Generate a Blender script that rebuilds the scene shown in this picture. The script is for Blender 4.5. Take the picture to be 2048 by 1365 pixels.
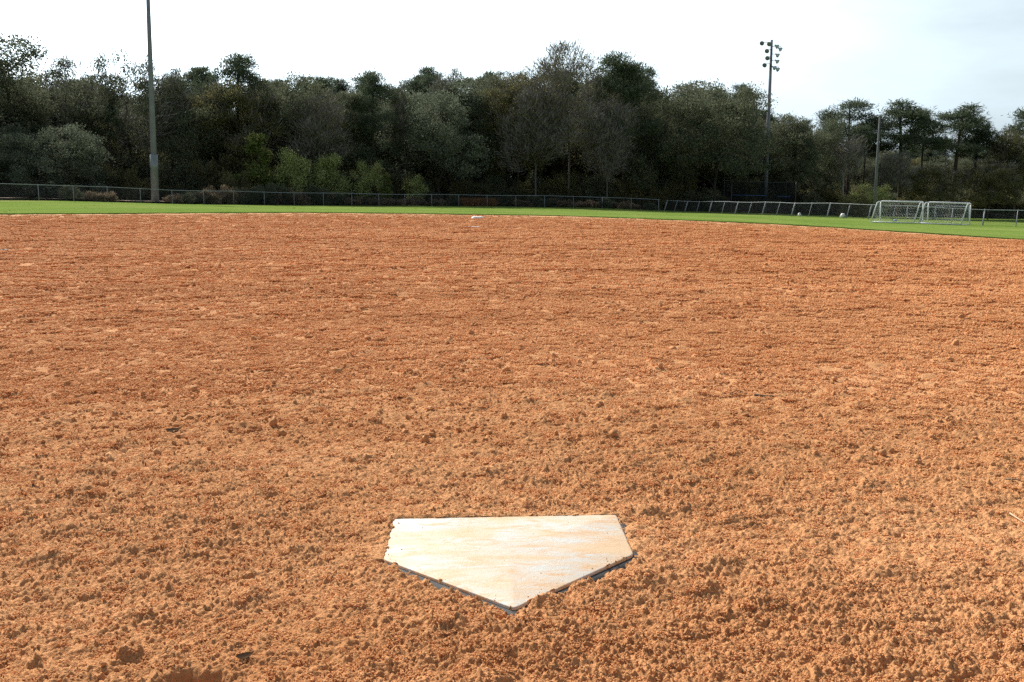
import bpy, math, random
import numpy as np
from mathutils import Vector, Matrix

# ------------------------------------------------------------------ reset
for o in list(bpy.data.objects):
    bpy.data.objects.remove(o)
SC = bpy.context.scene
COL = SC.collection
RNG = np.random.default_rng(7)
random.seed(7)

# ------------------------------------------------------------------ camera
CAM_H = 0.616
PITCH = 0.1455
cam_d = bpy.data.cameras.new('camera')
cam_d.sensor_width = 36.0
cam_d.lens = 36.0 * 1980 / 2048
cam_d.clip_start = 0.05
cam_d.clip_end = 3000
cam = bpy.data.objects.new('camera', cam_d)
COL.objects.link(cam)
cam.location = (0, 0, CAM_H)
cam.rotation_euler = (math.pi / 2 - PITCH, 0, 0)
SC.camera = cam

# ------------------------------------------------------------------ sky, sun, exposure
SUN_EL, SUN_AZ = math.radians(40), math.radians(-30)     # azimuth from +Y, negative = to the left
world = bpy.data.worlds.new('World')
SC.world = world
world.use_nodes = True
wn, wl = world.node_tree.nodes, world.node_tree.links
wn.clear()
w_out = wn.new('ShaderNodeOutputWorld')
w_bg = wn.new('ShaderNodeBackground')
sky = wn.new('ShaderNodeTexSky')
sky.sky_type = 'NISHITA'
sky.sun_disc = False
sky.sun_elevation = SUN_EL
sky.sun_rotation = SUN_AZ
sky.altitude = 10
sky.air_density = 1.0
sky.dust_density = 4.0
sky.ozone_density = 1.0
w_bg.inputs['Strength'].default_value = 0.09
# thin high cloud veil over the whole sky
w_tc = wn.new('ShaderNodeTexCoord')
w_map = wn.new('ShaderNodeMapping')
w_map.inputs['Scale'].default_value = (1.0, 1.0, 4.0)
w_noise = wn.new('ShaderNodeTexNoise')
w_noise.inputs['Scale'].default_value = 2.2
w_noise.inputs['Detail'].default_value = 7
w_noise.inputs['Roughness'].default_value = 0.55
w_ramp = wn.new('ShaderNodeMapRange')
w_ramp.inputs['From Min'].default_value = 0.33
w_ramp.inputs['From Max'].default_value = 0.66
w_ramp.inputs['To Min'].default_value = -0.28
w_ramp.inputs['To Max'].default_value = 0.28
w_mix = wn.new('ShaderNodeMix')
w_mix.data_type = 'RGBA'
wl.new(w_tc.outputs['Generated'], w_map.inputs['Vector'])
wl.new(w_map.outputs['Vector'], w_noise.inputs['Vector'])
wl.new(w_noise.outputs['Fac'], w_ramp.inputs['Value'])
# haze: more of it along a low line of sight than straight up
w_sep = wn.new('ShaderNodeSeparateXYZ')
wl.new(w_tc.outputs['Generated'], w_sep.inputs[0])
w_el = wn.new('ShaderNodeMapRange')
w_el.interpolation_type = 'SMOOTHSTEP'
for k_, v_ in (('From Min', 0.0), ('From Max', 0.75), ('To Min', 0.85), ('To Max', 0.18)):
    w_el.inputs[k_].default_value = v_
wl.new(w_sep.outputs['Z'], w_el.inputs['Value'])
w_add = wn.new('ShaderNodeMath')
w_add.operation = 'ADD'
w_add.use_clamp = True
wl.new(w_el.outputs['Result'], w_add.inputs[0])
wl.new(w_ramp.outputs['Result'], w_add.inputs[1])
wl.new(w_add.outputs[0], w_mix.inputs['Factor'])
w_bw = wn.new('ShaderNodeRGBToBW')
wl.new(sky.outputs['Color'], w_bw.inputs[0])
w_gain = wn.new('ShaderNodeMix')
w_gain.data_type = 'RGBA'
w_gain.blend_type = 'MULTIPLY'
w_gain.inputs['Factor'].default_value = 1.0
w_gain.inputs['B'].default_value = (2.1, 2.5, 2.75, 1)
wl.new(w_bw.outputs[0], w_gain.inputs['A'])
wl.new(w_gain.outputs['Result'], w_mix.inputs['B'])
wl.new(sky.outputs['Color'], w_mix.inputs['A'])
wl.new(w_mix.outputs['Result'], w_bg.inputs['Color'])
wl.new(w_bg.outputs['Background'], w_out.inputs['Surface'])

sun_d = bpy.data.lights.new('sun', 'SUN')
sun_d.energy = 5.0
sun_d.angle = math.radians(0.6)
sun_d.color = (1.0, 0.95, 0.87)
sun = bpy.data.objects.new('sun', sun_d)
COL.objects.link(sun)
sdir = Vector((math.sin(SUN_AZ) * math.cos(SUN_EL), math.cos(SUN_AZ) * math.cos(SUN_EL), math.sin(SUN_EL)))
sun.rotation_euler = sdir.to_track_quat('Z', 'Y').to_euler()
sun.location = (-40, 60, 60)

SC.view_settings.view_transform = 'Standard'
SC.view_settings.look = 'None'
SC.view_settings.exposure = 0.13
SC.view_settings.gamma = 1.0
SC.view_settings.use_curve_mapping = False
SC.render.engine = 'CYCLES'
SC.cycles.use_denoising = False
SC.cycles.max_bounces = 6
SC.cycles.diffuse_bounces = 4
SC.cycles.transmission_bounces = 3

# ------------------------------------------------------------------ helpers: materials
def mat(name, rough=0.9, spec=0.2):
    m = bpy.data.materials.new(name)
    m.use_nodes = True
    b = m.node_tree.nodes['Principled BSDF']
    b.inputs['Roughness'].default_value = rough
    b.inputs['Specular IOR Level'].default_value = spec
    return m, m.node_tree.nodes, m.node_tree.links, b

def noise(n, l, vec, scale, detail=4, rough=0.55, dist=0.0):
    t = n.new('ShaderNodeTexNoise')
    t.inputs['Scale'].default_value = scale
    t.inputs['Detail'].default_value = detail
    t.inputs['Roughness'].default_value = rough
    t.inputs['Distortion'].default_value = dist
    l.new(vec, t.inputs['Vector'])
    return t.outputs['Fac']

def ramp(n, l, fac, stops):
    r = n.new('ShaderNodeValToRGB')
    cr = r.color_ramp
    while len(cr.elements) < len(stops):
        cr.elements.new(0.5)
    for e, (p, c) in zip(cr.elements, stops):
        e.position = p
        e.color = (c[0], c[1], c[2], 1)
    l.new(fac, r.inputs['Fac'])
    return r.outputs['Color']

def mixc(n, l, fac, a, b, mode='MIX'):
    m = n.new('ShaderNodeMix')
    m.data_type = 'RGBA'
    m.blend_type = mode
    if isinstance(fac, (int, float)):
        m.inputs['Factor'].default_value = fac
    else:
        l.new(fac, m.inputs['Factor'])
    for s, v in (('A', a), ('B', b)):
        if isinstance(v, tuple):
            m.inputs[s].default_value = (v[0], v[1], v[2], 1)
        else:
            l.new(v, m.inputs[s])
    return m.outputs['Result']

def mrange(n, l, v, a, b, c=0.0, d=1.0):
    m = n.new('ShaderNodeMapRange')
    for k, x in zip(('From Min', 'From Max', 'To Min', 'To Max'), (a, b, c, d)):
        m.inputs[k].default_value = x
    l.new(v, m.inputs['Value'])
    return m.outputs['Result']

def objco(n):
    return n.new('ShaderNodeTexCoord').outputs['Object']

def bump(n, l, b, h, strength, dist):
    k = n.new('ShaderNodeBump')
    k.inputs['Strength'].default_value = strength
    k.inputs['Distance'].default_value = dist
    l.new(h, k.inputs['Height'])
    l.new(k.outputs['Normal'], b.inputs['Normal'])

M = {}

def clay_colour(n, l, co):
    """colour of the clay at a spot of the infield: sandy round home plate, redder further out, with faint dragged bands"""
    big = noise(n, l, co, 0.22, 5, 0.6)
    mid = noise(n, l, co, 1.7, 5, 0.6)
    c1 = ramp(n, l, big, [(0.30, (0.519, 0.231, 0.090)), (0.5, (0.589, 0.286, 0.122)), (0.70, (0.640, 0.330, 0.152))])
    c2 = ramp(n, l, mid, [(0.30, (0.519, 0.227, 0.088)), (0.68, (0.640, 0.325, 0.147))])
    c = mixc(n, l, 0.5, c1, c2)
    ln = n.new('ShaderNodeVectorMath'); ln.operation = 'LENGTH'
    l.new(co, ln.inputs[0])
    wob = n.new('ShaderNodeMath'); wob.operation = 'MULTIPLY_ADD'
    l.new(mid, wob.inputs[0]); wob.inputs[1].default_value = 5.0; l.new(ln.outputs['Value'], wob.inputs[2])
    c = mixc(n, l, mrange(n, l, wob.outputs[0], 4.5, 18.0, 0.0, 0.50), c, (0.515, 0.201, 0.071))
    mp = n.new('ShaderNodeMapping'); mp.inputs['Scale'].default_value = (0.10, 0.85, 1); mp.inputs['Rotation'].default_value = (0, 0, -0.06)
    l.new(co, mp.inputs['Vector'])
    band = noise(n, l, mp.outputs['Vector'], 1.0, 4, 0.6)
    c = mixc(n, l, 1.0, c, ramp(n, l, band, [(0.32, (0.86, 0.80, 0.75)), (0.5, (1, 1, 1)), (0.68, (1.12, 1.16, 1.22))]), 'MULTIPLY')
    c = mixc(n, l, mrange(n, l, wob.outputs[0], 31.5, 36.5, 0.0, 0.75), c, (0.599, 0.325, 0.152))
    return c
def make_dirt():
    m, n, l, b = mat('infield_clay', 0.95, 0.12)
    co = objco(n)
    fine = noise(n, l, co, 55, 4, 0.65)
    grit = noise(n, l, co, 420, 2, 0.6)
    c = clay_colour(n, l, co)
    v = ramp(n, l, fine, [(0.28, (0.84, 0.81, 0.78)), (0.5, (1.0, 1.0, 1.0)), (0.75, (1.12, 1.13, 1.15))])
    c = mixc(n, l, 0.8, c, v, 'MULTIPLY')
    g = ramp(n, l, grit, [(0.30, (0.80, 0.78, 0.76)), (0.5, (1, 1, 1)), (0.70, (1.15, 1.18, 1.24))])
    c = mixc(n, l, 0.75, c, g, 'MULTIPLY')
    l.new(c, b.inputs['Base Color'])
    h = n.new('ShaderNodeMath'); h.operation = 'ADD'
    l.new(noise(n, l, co, 170, 4, 0.7), h.inputs[0])
    h2 = n.new('ShaderNodeMath'); h2.operation = 'MULTIPLY'; h2.inputs[1].default_value = 0.5
    l.new(grit, h2.inputs[0]); l.new(h2.outputs[0], h.inputs[1])
    k1 = n.new('ShaderNodeBump'); k1.inputs['Strength'].default_value = 0.4; k1.inputs['Distance'].default_value = 0.03
    l.new(noise(n, l, co, 55, 4, 0.65), k1.inputs['Height'])
    k2 = n.new('ShaderNodeBump'); k2.inputs['Strength'].default_value = 0.6; k2.inputs['Distance'].default_value = 0.006
    l.new(h.outputs[0], k2.inputs['Height']); l.new(k1.outputs['Normal'], k2.inputs['Normal'])
    l.new(k2.outputs['Normal'], b.inputs['Normal'])
    return m
M['dirt'] = make_dirt()

def make_grass():
    m, n, l, b = mat('mown_grass', 1.0, 0.0)
    co = objco(n)
    a = noise(n, l, co, 0.12, 4)
    f = noise(n, l, co, 6, 5, 0.7)
    c1 = ramp(n, l, a, [(0.3, (0.125, 0.198, 0.038)), (0.52, (0.165, 0.235, 0.052)), (0.70, (0.235, 0.262, 0.082))])
    c2 = ramp(n, l, f, [(0.25, (0.85, 0.88, 0.82)), (0.5, (1, 1, 1)), (0.75, (1.12, 1.08, 1.08))])
    l.new(mixc(n, l, 0.9, c1, c2, 'MULTIPLY'), b.inputs['Base Color'])
    bump(n, l, b, noise(n, l, co, 30, 4, 0.7), 0.6, 0.03)
    return m
M['grass'] = make_grass()

def make_crumb(name, k):
    m, n, l, b = mat(name, 0.95, 0.12)
    oi = n.new('ShaderNodeObjectInfo')
    c = clay_colour(n, l, oi.outputs['Location'])
    gm = n.new('ShaderNodeNewGeometry')
    c = mixc(n, l, 1.0, c, ramp(n, l, gm.outputs['Random Per Island'], [(0.0, (1.04 * k, 1.02 * k, 1.00 * k)), (0.6, (1.18 * k, 1.20 * k, 1.22 * k)), (1.0, (1.28 * k, 1.33 * k, 1.38 * k))]), 'MULTIPLY')
    l.new(c, b.inputs['Base Color'])
    return m
M['crumb'] = make_crumb('clay_crumb', 1.0)
M['clod'] = make_crumb('clay_clod', 0.76)

def island_mat(name, stops, trans=0.25, rough=0.7, spec=0.25):
    m, n, l, b = mat(name, rough, spec)
    g = n.new('ShaderNodeNewGeometry')
    c = ramp(n, l, g.outputs['Random Per Island'], stops)
    l.new(c, b.inputs['Base Color'])
    if trans > 0:
        t = n.new('ShaderNodeBsdfTranslucent')
        l.new(c, t.inputs['Color'])
        mx = n.new('ShaderNodeMixShader')
        mx.inputs[0].default_value = trans
        l.new(b.outputs[0], mx.inputs[1])
        l.new(t.outputs[0], mx.inputs[2])
        l.new(mx.outputs[0], n['Material Output'].inputs['Surface'])
    return m
M['blade'] = island_mat('grass_blade', [(0.0, (0.075, 0.13, 0.022)), (0.6, (0.105, 0.17, 0.032)), (1.0, (0.14, 0.19, 0.05))], 0.2, 0.95, 0.03)
M['oak_leaf'] = island_mat('oak_leaf', [(0.0, (0.094, 0.112, 0.067)), (0.6, (0.139, 0.158, 0.096)), (1.0, (0.210, 0.203, 0.137))], 0.38, 0.8, 0.12)
M['silver_leaf'] = island_mat('silver_leaf', [(0.0, (0.102, 0.125, 0.083)), (0.6, (0.150, 0.176, 0.117)), (1.0, (0.251, 0.268, 0.194))], 0.36, 0.8, 0.12)
M['olive_leaf'] = island_mat('olive_leaf', [(0.0, (0.118, 0.119, 0.052)), (0.6, (0.174, 0.166, 0.076)), (1.0, (0.245, 0.216, 0.109))], 0.4, 0.8, 0.12)
M['pine_needle'] = island_mat('pine_needle', [(0.0, (0.063, 0.095, 0.061)), (0.6, (0.097, 0.128, 0.077)), (1.0, (0.165, 0.173, 0.108))], 0.36, 0.8, 0.12)
M['young_pine'] = island_mat('young_pine_needle', [(0.0, (0.099, 0.151, 0.038)), (0.6, (0.215, 0.261, 0.079)), (1.0, (0.393, 0.343, 0.139))], 0.45, 0.8, 0.12)
M['myrtle'] = island_mat('wax_myrtle_leaf', [(0.0, (0.199, 0.239, 0.083)), (0.6, (0.376, 0.423, 0.170)), (1.0, (0.670, 0.637, 0.305))], 0.45, 0.8, 0.12)
M['twig'] = island_mat('bare_twig', [(0.0, (0.165, 0.146, 0.137)), (0.6, (0.235, 0.214, 0.200)), (1.0, (0.311, 0.290, 0.274))], 0.0, 0.8, 0.12)
M['brush'] = island_mat('dry_brush', [(0.0, (0.120, 0.093, 0.059)), (0.6, (0.258, 0.196, 0.132)), (1.0, (0.459, 0.368, 0.263))], 0.3, 0.8, 0.12)
M['broom'] = island_mat('broomsedge', [(0.0, (0.24, 0.11, 0.045)), (0.6, (0.38, 0.19, 0.085)), (1.0, (0.48, 0.28, 0.14))], 0.3, 0.9, 0.1)

def bark(name, c0, c1):
    m, n, l, b = mat(name, 0.95, 0.1)
    co = objco(n)
    mp = n.new('ShaderNodeMapping'); mp.inputs['Scale'].default_value = (5, 5, 1.2)
    l.new(co, mp.inputs['Vector'])
    f = noise(n, l, mp.outputs['Vector'], 2.5, 6, 0.7)
    l.new(ramp(n, l, f, [(0.3, c0), (0.7, c1)]), b.inputs['Base Color'])
    bump(n, l, b, f, 0.7, 0.05)
    return m
M['oak_bark'] = bark('oak_bark', (0.028, 0.024, 0.021), (0.095, 0.085, 0.075))
M['pine_bark'] = bark('pine_bark', (0.045, 0.032, 0.026), (0.125, 0.095, 0.078))
M['grey_bark'] = bark('grey_bark', (0.075, 0.068, 0.062), (0.20, 0.185, 0.17))
M['pale_bark'] = bark('pale_bark', (0.22, 0.21, 0.19), (0.46, 0.44, 0.41))

def metal_paint(name, c0, c1, rough=0.45, spec=0.5, metallic=0.0, scale=6):
    m, n, l, b = mat(name, rough, spec)
    b.inputs['Metallic'].default_value = metallic
    co = objco(n)
    l.new(ramp(n, l, noise(n, l, co, scale, 6, 0.65), [(0.3, c0), (0.7, c1)]), b.inputs['Base Color'])
    return m
M['galv'] = metal_paint('galvanised_steel', (0.30, 0.325, 0.35), (0.42, 0.45, 0.48), 0.6, 0.3, 0.0)
M['wire'] = metal_paint('chain_link_wire', (0.035, 0.04, 0.046), (0.07, 0.078, 0.086), 0.8, 0.15, 0.0)
M['pole'] = metal_paint('light_pole_concrete', (0.20, 0.198, 0.245), (0.28, 0.278, 0.33), 0.75, 0.25, 0, 1.5)
M['sleeve'] = metal_paint('pole_sleeve', (0.22, 0.24, 0.25), (0.31, 0.33, 0.34), 0.5, 0.4, 0.2, 3)
M['wood_pole'] = metal_paint('weathered_pole', (0.12, 0.12, 0.13), (0.19, 0.19, 0.20), 0.9, 0.15, 0, 2)
M['lamp_shell'] = metal_paint('lamp_shell', (0.50, 0.53, 0.56), (0.62, 0.65, 0.68), 0.35, 0.5, 0.3)
M['lamp_glass'] = metal_paint('lamp_glass', (0.16, 0.18, 0.18), (0.26, 0.28, 0.28), 0.12, 0.6)
M['dark_metal'] = metal_paint('dark_metal', (0.05, 0.055, 0.06), (0.10, 0.105, 0.11), 0.5, 0.4)
M['goal_white'] = metal_paint('goal_white_paint', (0.62, 0.64, 0.66), (0.78, 0.79, 0.80), 0.4, 0.5)
M['net_white'] = metal_paint('goal_net_cord', (0.55, 0.57, 0.56), (0.68, 0.70, 0.69), 0.9, 0.1)
M['net_dark'] = metal_paint('cage_net_cord', (0.012, 0.013, 0.017), (0.026, 0.028, 0.034), 0.9, 0.1)
M['blue'] = metal_paint('blue_plastic', (0.04, 0.12, 0.42), (0.08, 0.20, 0.55), 0.4, 0.4)
M['bag'] = metal_paint('white_plastic_bag', (0.55, 0.50, 0.45), (0.80, 0.79, 0.78), 0.5, 0.4, 0, 9)
M['paper'] = metal_paint('paper_scrap', (0.66, 0.64, 0.60), (0.80, 0.79, 0.77), 0.8, 0.2, 0, 40)
M['deadleaf'] = metal_paint('dead_leaf', (0.035, 0.020, 0.012), (0.10, 0.058, 0.034), 1.0, 0.03, 0, 60)
M['stick'] = metal_paint('twig_bark', (0.10, 0.07, 0.05), (0.24, 0.18, 0.13), 0.9, 0.1, 0, 80)
M['straw'] = metal_paint('dry_straw', (0.42, 0.30, 0.18), (0.58, 0.44, 0.28), 0.8, 0.2, 0, 80)

def make_plate_white():
    m, n, l, b = mat('plate_rubber_white', 0.55, 0.35)
    co = objco(n)
    mp = n.new('ShaderNodeMapping'); mp.inputs['Scale'].default_value = (0.55, 1.5, 1)
    mp.inputs['Rotation'].default_value = (0, 0, -0.12)
    l.new(co, mp.inputs['Vector'])
    v = mp.outputs['Vector']
    s1 = noise(n, l, v, 9, 7, 0.62, 0.6)
    s2 = noise(n, l, v, 26, 6, 0.7, 1.2)
    s3 = noise(n, l, co, 160, 4, 0.7)
    base = ramp(n, l, s3, [(0.3, (0.47, 0.47, 0.44)), (0.7, (0.58, 0.58, 0.55))])
    grey = mixc(n, l, mrange(n, l, noise(n, l, v, 14, 5, 0.6), 0.45, 0.68, 0, 0.8), base, (0.44, 0.43, 0.39))
    d1 = mixc(n, l, mrange(n, l, s1, 0.40, 0.58, 0.05, 0.9), grey, (0.60, 0.40, 0.22))
    d2 = mixc(n, l, mrange(n, l, s2, 0.50, 0.62, 0.0, 0.9), d1, (0.56, 0.34, 0.17))
    scr = n.new('ShaderNodeMapping'); scr.inputs['Scale'].default_value = (0.25, 3.2, 1)
    scr.inputs['Rotation'].default_value = (0, 0, 0.16)
    l.new(co, scr.inputs['Vector'])
    s4 = noise(n, l, scr.outputs['Vector'], 38, 3, 0.5)
    d3 = mixc(n, l, mrange(n, l, s4, 0.69, 0.74, 0, 0.45), d2, (0.30, 0.27, 0.24))
    sc2 = n.new('ShaderNodeMapping'); sc2.inputs['Scale'].default_value = (3.0, 0.35, 1); sc2.inputs['Rotation'].default_value = (0, 0, 0.9)
    l.new(co, sc2.inputs['Vector'])
    d4 = mixc(n, l, mrange(n, l, noise(n, l, sc2.outputs['Vector'], 45, 2, 0.5), 0.70, 0.75, 0, 0.4), d3, (0.26, 0.22, 0.18))
    d5 = mixc(n, l, mrange(n, l, noise(n, l, co, 75, 5, 0.75), 0.55, 0.72, 0, 0.55), d4, (0.50, 0.33, 0.18))
    l.new(d5, b.inputs['Base Color'])
    bump(n, l, b, s3, 0.35, 0.002)
    return m
M['plate'] = make_plate_white()
M['rubber'] = metal_paint('black_rubber', (0.022, 0.026, 0.03), (0.075, 0.075, 0.072), 0.75, 0.3, 0, 45)
M['base_canvas'] = metal_paint('base_canvas', (0.66, 0.60, 0.53), (0.82, 0.81, 0.80), 0.6, 0.3, 0, 12)
M['litter'] = metal_paint('leaf_litter', (0.055, 0.042, 0.028), (0.125, 0.10, 0.07), 0.95, 0.1, 0, 1.5)
M['track'] = metal_paint('sandy_track', (0.40, 0.29, 0.21), (0.54, 0.41, 0.31), 0.95, 0.1, 0, 0.8)

# ------------------------------------------------------------------ helpers: objects
def link(name, me, m=None, parent=None):
    o = bpy.data.objects.new(name, me)
    COL.objects.link(o)
    if m is not None and len(me.materials) == 0:
        me.materials.append(m)
    if parent is not None:
        o.parent = parent
    return o

def tag(o, label=None, cat=None, group=None, kind=None):
    if label: o['label'] = label
    if cat: o['category'] = cat
    if group: o['group'] = group
    if kind: o['kind'] = kind
    return o

def empty(name, loc, rz=0, label=None, cat=None, group=None):
    o = bpy.data.objects.new(name, None)
    COL.objects.link(o)
    o.location = loc
    o.rotation_euler = (0, 0, rz)
    o.empty_display_size = 0.2
    return tag(o, label, cat, group)

def np_mesh(name, verts, quads=None, tris=None, smooth=True):
    me = bpy.data.meshes.new(name)
    verts = np.asarray(verts, np.float32)
    me.vertices.add(len(verts))
    me.vertices.foreach_set('co', verts.ravel())
    loops, starts, p = [], [], 0
    if quads is not None and len(quads):
        q = np.asarray(quads, np.int32)
        loops.append(q.ravel()); starts.append(np.arange(len(q)) * 4); p = q.size
    if tris is not None and len(tris):
        t = np.asarray(tris, np.int32)
        loops.append(t.ravel()); starts.append(p + np.arange(len(t)) * 3)
    loops = np.concatenate(loops).astype(np.int32); starts = np.concatenate(starts).astype(np.int32)
    me.loops.add(len(loops)); me.loops.foreach_set('vertex_index', loops)
    me.polygons.add(len(starts)); me.polygons.foreach_set('loop_start', starts)
    me.polygons.foreach_set('use_smooth', np.full(len(starts), smooth, bool))
    me.update(calc_edges=True)
    me.validate()
    return me

class MB:
    """collects tubes, boxes, lathes into one mesh"""
    def __init__(s): s.v = []; s.q = []; s.t = []; s.n = 0
    def add(s, v, q=None, t=None):
        v = np.asarray(v, float)
        if q is not None and len(q): s.q.append(np.asarray(q) + s.n)
        if t is not None and len(t): s.t.append(np.asarray(t) + s.n)
        s.v.append(v); s.n += len(v)
    def tube(s, pts, rad, k=8, caps=True):
        pts = np.asarray(pts, float)
        rad = np.full(len(pts), rad, float) if np.isscalar(rad) else np.asarray(rad, float)
        d = np.gradient(pts, axis=0)
        d /= np.linalg.norm(d, axis=1)[:, None] + 1e-12
        ref = np.array([0, 0, 1.0]) if abs(d[0][2]) < 0.9 else np.array([1.0, 0, 0])
        a = np.arange(k) / k * 2 * math.pi
        rings = []
        for i in range(len(pts)):
            u = np.cross(d[i], ref); nu = np.linalg.norm(u)
            if nu < 1e-4:
                u = np.cross(d[i], np.array([0.3, 1, 0.2])); nu = np.linalg.norm(u)
            u /= nu; w = np.cross(d[i], u); ref = np.cross(u, d[i])
            rings.append(pts[i] + rad[i] * (np.cos(a)[:, None] * u + np.sin(a)[:, None] * w))
        v = np.concatenate(rings); q = []
        for i in range(len(pts) - 1):
            for j in range(k):
                q.append((i * k + j, i * k + (j + 1) % k, (i + 1) * k + (j + 1) % k, (i + 1) * k + j))
        t = []
        if caps:
            v = np.concatenate([v, pts[:1], pts[-1:]])
            c0, c1 = len(v) - 2, len(v) - 1
            o = (len(pts) - 1) * k
            for j in range(k):
                t.append((c0, (j + 1) % k, j)); t.append((c1, o + j, o + (j + 1) % k))
        s.add(v, q, t)
    def lathe(s, prof, origin, axis, k=14):
        axis = np.asarray(axis, float); axis /= np.linalg.norm(axis)
        ref = np.array([0, 0, 1.0]) if abs(axis[2]) < 0.9 else np.array([1.0, 0, 0])
        u = np.cross(axis, ref); u /= np.linalg.norm(u); w = np.cross(axis, u)
        a = np.arange(k) / k * 2 * math.pi
        ring = np.cos(a)[:, None] * u + np.sin(a)[:, None] * w
        v = np.concatenate([np.asarray(origin) + h * axis + r * ring for r, h in prof]); q = []
        for i in range(len(prof) - 1):
            for j in range(k):
                q.append((i * k + j, i * k + (j + 1) % k, (i + 1) * k + (j + 1) % k, (i + 1) * k + j))
        s.add(v, q)
    def box(s, c, size, rz=0.0):
        x, y, z = [k / 2 for k in size]
        v = np.array([(a * x, b * y, d * z) for a in (-1, 1) for b in (-1, 1) for d in (-1, 1)])
        R = np.array([[math.cos(rz), -math.sin(rz), 0], [math.sin(rz), math.cos(rz), 0], [0, 0, 1]])
        s.add(v @ R.T + np.asarray(c), [(0, 1, 3, 2), (4, 6, 7, 5), (0, 4, 5, 1), (2, 3, 7, 6), (0, 2, 6, 4), (1, 5, 7, 3)])
    def mesh(s, name, smooth=True):
        return np_mesh(name, np.concatenate(s.v), np.concatenate(s.q) if s.q else None, np.concatenate(s.t) if s.t else None, smooth)

def prisms(A, B, r):
    """many straight thin three-sided wires from A[i] to B[i]"""
    A = np.asarray(A, float); B = np.asarray(B, float)
    d = B - A; d /= np.linalg.norm(d, axis=1)[:, None] + 1e-12
    ref = np.where(np.abs(d[:, 2:3]) < 0.9, np.array([[0, 0, 1.0]]), np.array([[1.0, 0, 0]]))
    u = np.cross(d, ref); u /= np.linalg.norm(u, axis=1)[:, None]; w = np.cross(d, u)
    vs = []
    for P in (A, B):
        for k in range(3):
            a = k * 2 * math.pi / 3
            vs.append(P + r * (math.cos(a) * u + math.sin(a) * w))
    v = np.stack(vs, 1).reshape(-1, 3)
    o = (np.arange(len(A)) * 6)[:, None]
    q = np.concatenate([o + np.array([[k, (k + 1) % 3, 3 + (k + 1) % 3, 3 + k]]) for k in range(3)])
    return v, q

# ------------------------------------------------------------------ helpers: noise
_P = np.random.default_rng(11).permutation(4096).astype(np.int64)
def _h(ix, iy, s):
    return _P[(_P[(ix + s * 131) & 4095] + iy * 7 + s * 17) & 4095]
def pn(x, y, s=0):
    ix = np.floor(x).astype(np.int64); iy = np.floor(y).astype(np.int64)
    fx = x - ix; fy = y - iy
    ux = fx * fx * fx * (fx * (fx * 6 - 15) + 10); uy = fy * fy * fy * (fy * (fy * 6 - 15) + 10)
    def g(dx, dy):
        a = _h(ix + dx, iy + dy, s) * (2 * math.pi / 4096)
        return np.cos(a) * (fx - dx) + np.sin(a) * (fy - dy)
    return ((g(0, 0) * (1 - ux) + g(1, 0) * ux) * (1 - uy) + (g(0, 1) * (1 - ux) + g(1, 1) * ux) * uy) * 1.5
def fbm(x, y, s=0, o=4):
    r = 0; a = 0.5
    for k in range(o):
        r = r + a * pn(x * 2 ** k, y * 2 ** k, s + k); a *= 0.5
    return r
def worley(x, y, s=0):
    """distance to the nearest feature point and that point's random number"""
    ix = np.floor(x).astype(np.int64); iy = np.floor(y).astype(np.int64)
    best = np.full(x.shape, 9.0); rid = np.zeros(x.shape)
    for dx in (-1, 0, 1):
        for dy in (-1, 0, 1):
            h = _h(ix + dx, iy + dy, s)
            h2 = _P[(h + 977) & 4095]; h3 = _P[(h2 + 313) & 4095]
            d = (ix + dx + h / 4096 - x) ** 2 + (iy + dy + h2 / 4096 - y) ** 2
            c = d < best
            best = np.where(c, d, best); rid = np.where(c, h3 / 4096, rid)
    return np.sqrt(best), rid
def sstep(a, b, x):
    t = np.clip((x - a) / (b - a), 0, 1)
    return t * t * (3 - 2 * t)

# ------------------------------------------------------------------ terrain: the field falls away to the right
CTRL = np.array([
    (0, 0, 0), (0, 1.5, 0), (-3, 3, 0), (3, 3, 0), (-6, 8, 0.0), (6, 8, -0.05), (0, 8, 0), (0, -8, 0), (-8, 0, 0), (8, 0, -0.03),
    (-1, 18, 0.0), (7, 20, -0.17), (-9, 20, 0.02), (-1.03, 29.84, -0.04),
    (-15.77, 30.74, 0.04), (-12.07, 33.27, 0.02), (-7.49, 35.28, 0.01), (-1.26, 36.6, -0.08), (1.39, 36.58, -0.12), (4.92, 35.55, -0.22),
    (8.17, 34.23, -0.32), (10.2, 33.0, -0.41), (11.25, 32.18, -0.47), (12.93, 31.16, -0.56), (15.0, 29.12, -0.67), (22, 27, -0.85),
    (-38.3, 70.7, 0.28), (-35.0, 76.2, 0.25), (-31.7, 81.8, 0.05), (-27.7, 87.8, -0.13), (-20.1, 94.9, -0.28), (-15, 98.9, -0.37),
    (-6.5, 105, -0.46), (-0.6, 106.5, -0.52), (5.1, 107, -0.61), (11.0, 106.9, -0.75), (16, 104.9, -1.02),
    (18.5, 98.3, -1.07), (21, 92.2, -1.08), (23.2, 86.2, -1.1), (25.4, 81, -1.13), (27.7, 76.5, -1.19), (31.4, 72.8, -1.39), (35.5, 69.7, -1.55),
    (26.3, 72, -1.34), (29.2, 71, -1.38), (31.6, 69.9, -1.46), (50, 125, -2.15), (53, 119, -2.25), (40, 95, -1.8), (45, 60, -1.8),
    (30, 119, -1.35), (-40, 100, 0.2), (-20, 125, -0.2), (10, 135, -0.7), (-60, 60, 0.4), (60, 30, -1.8), (-60, 0, 0.3), (60, 0, -1.2),
    (0, -60, 0), (40, -40, -0.5), (-40, -40, 0.2), (80, 140, -2.4), (0, 170, -0.6), (-70, 140, 0.2)], float)
def _phi(r2):
    return 0.5 * r2 * np.log(r2 + 1e-9)
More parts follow.
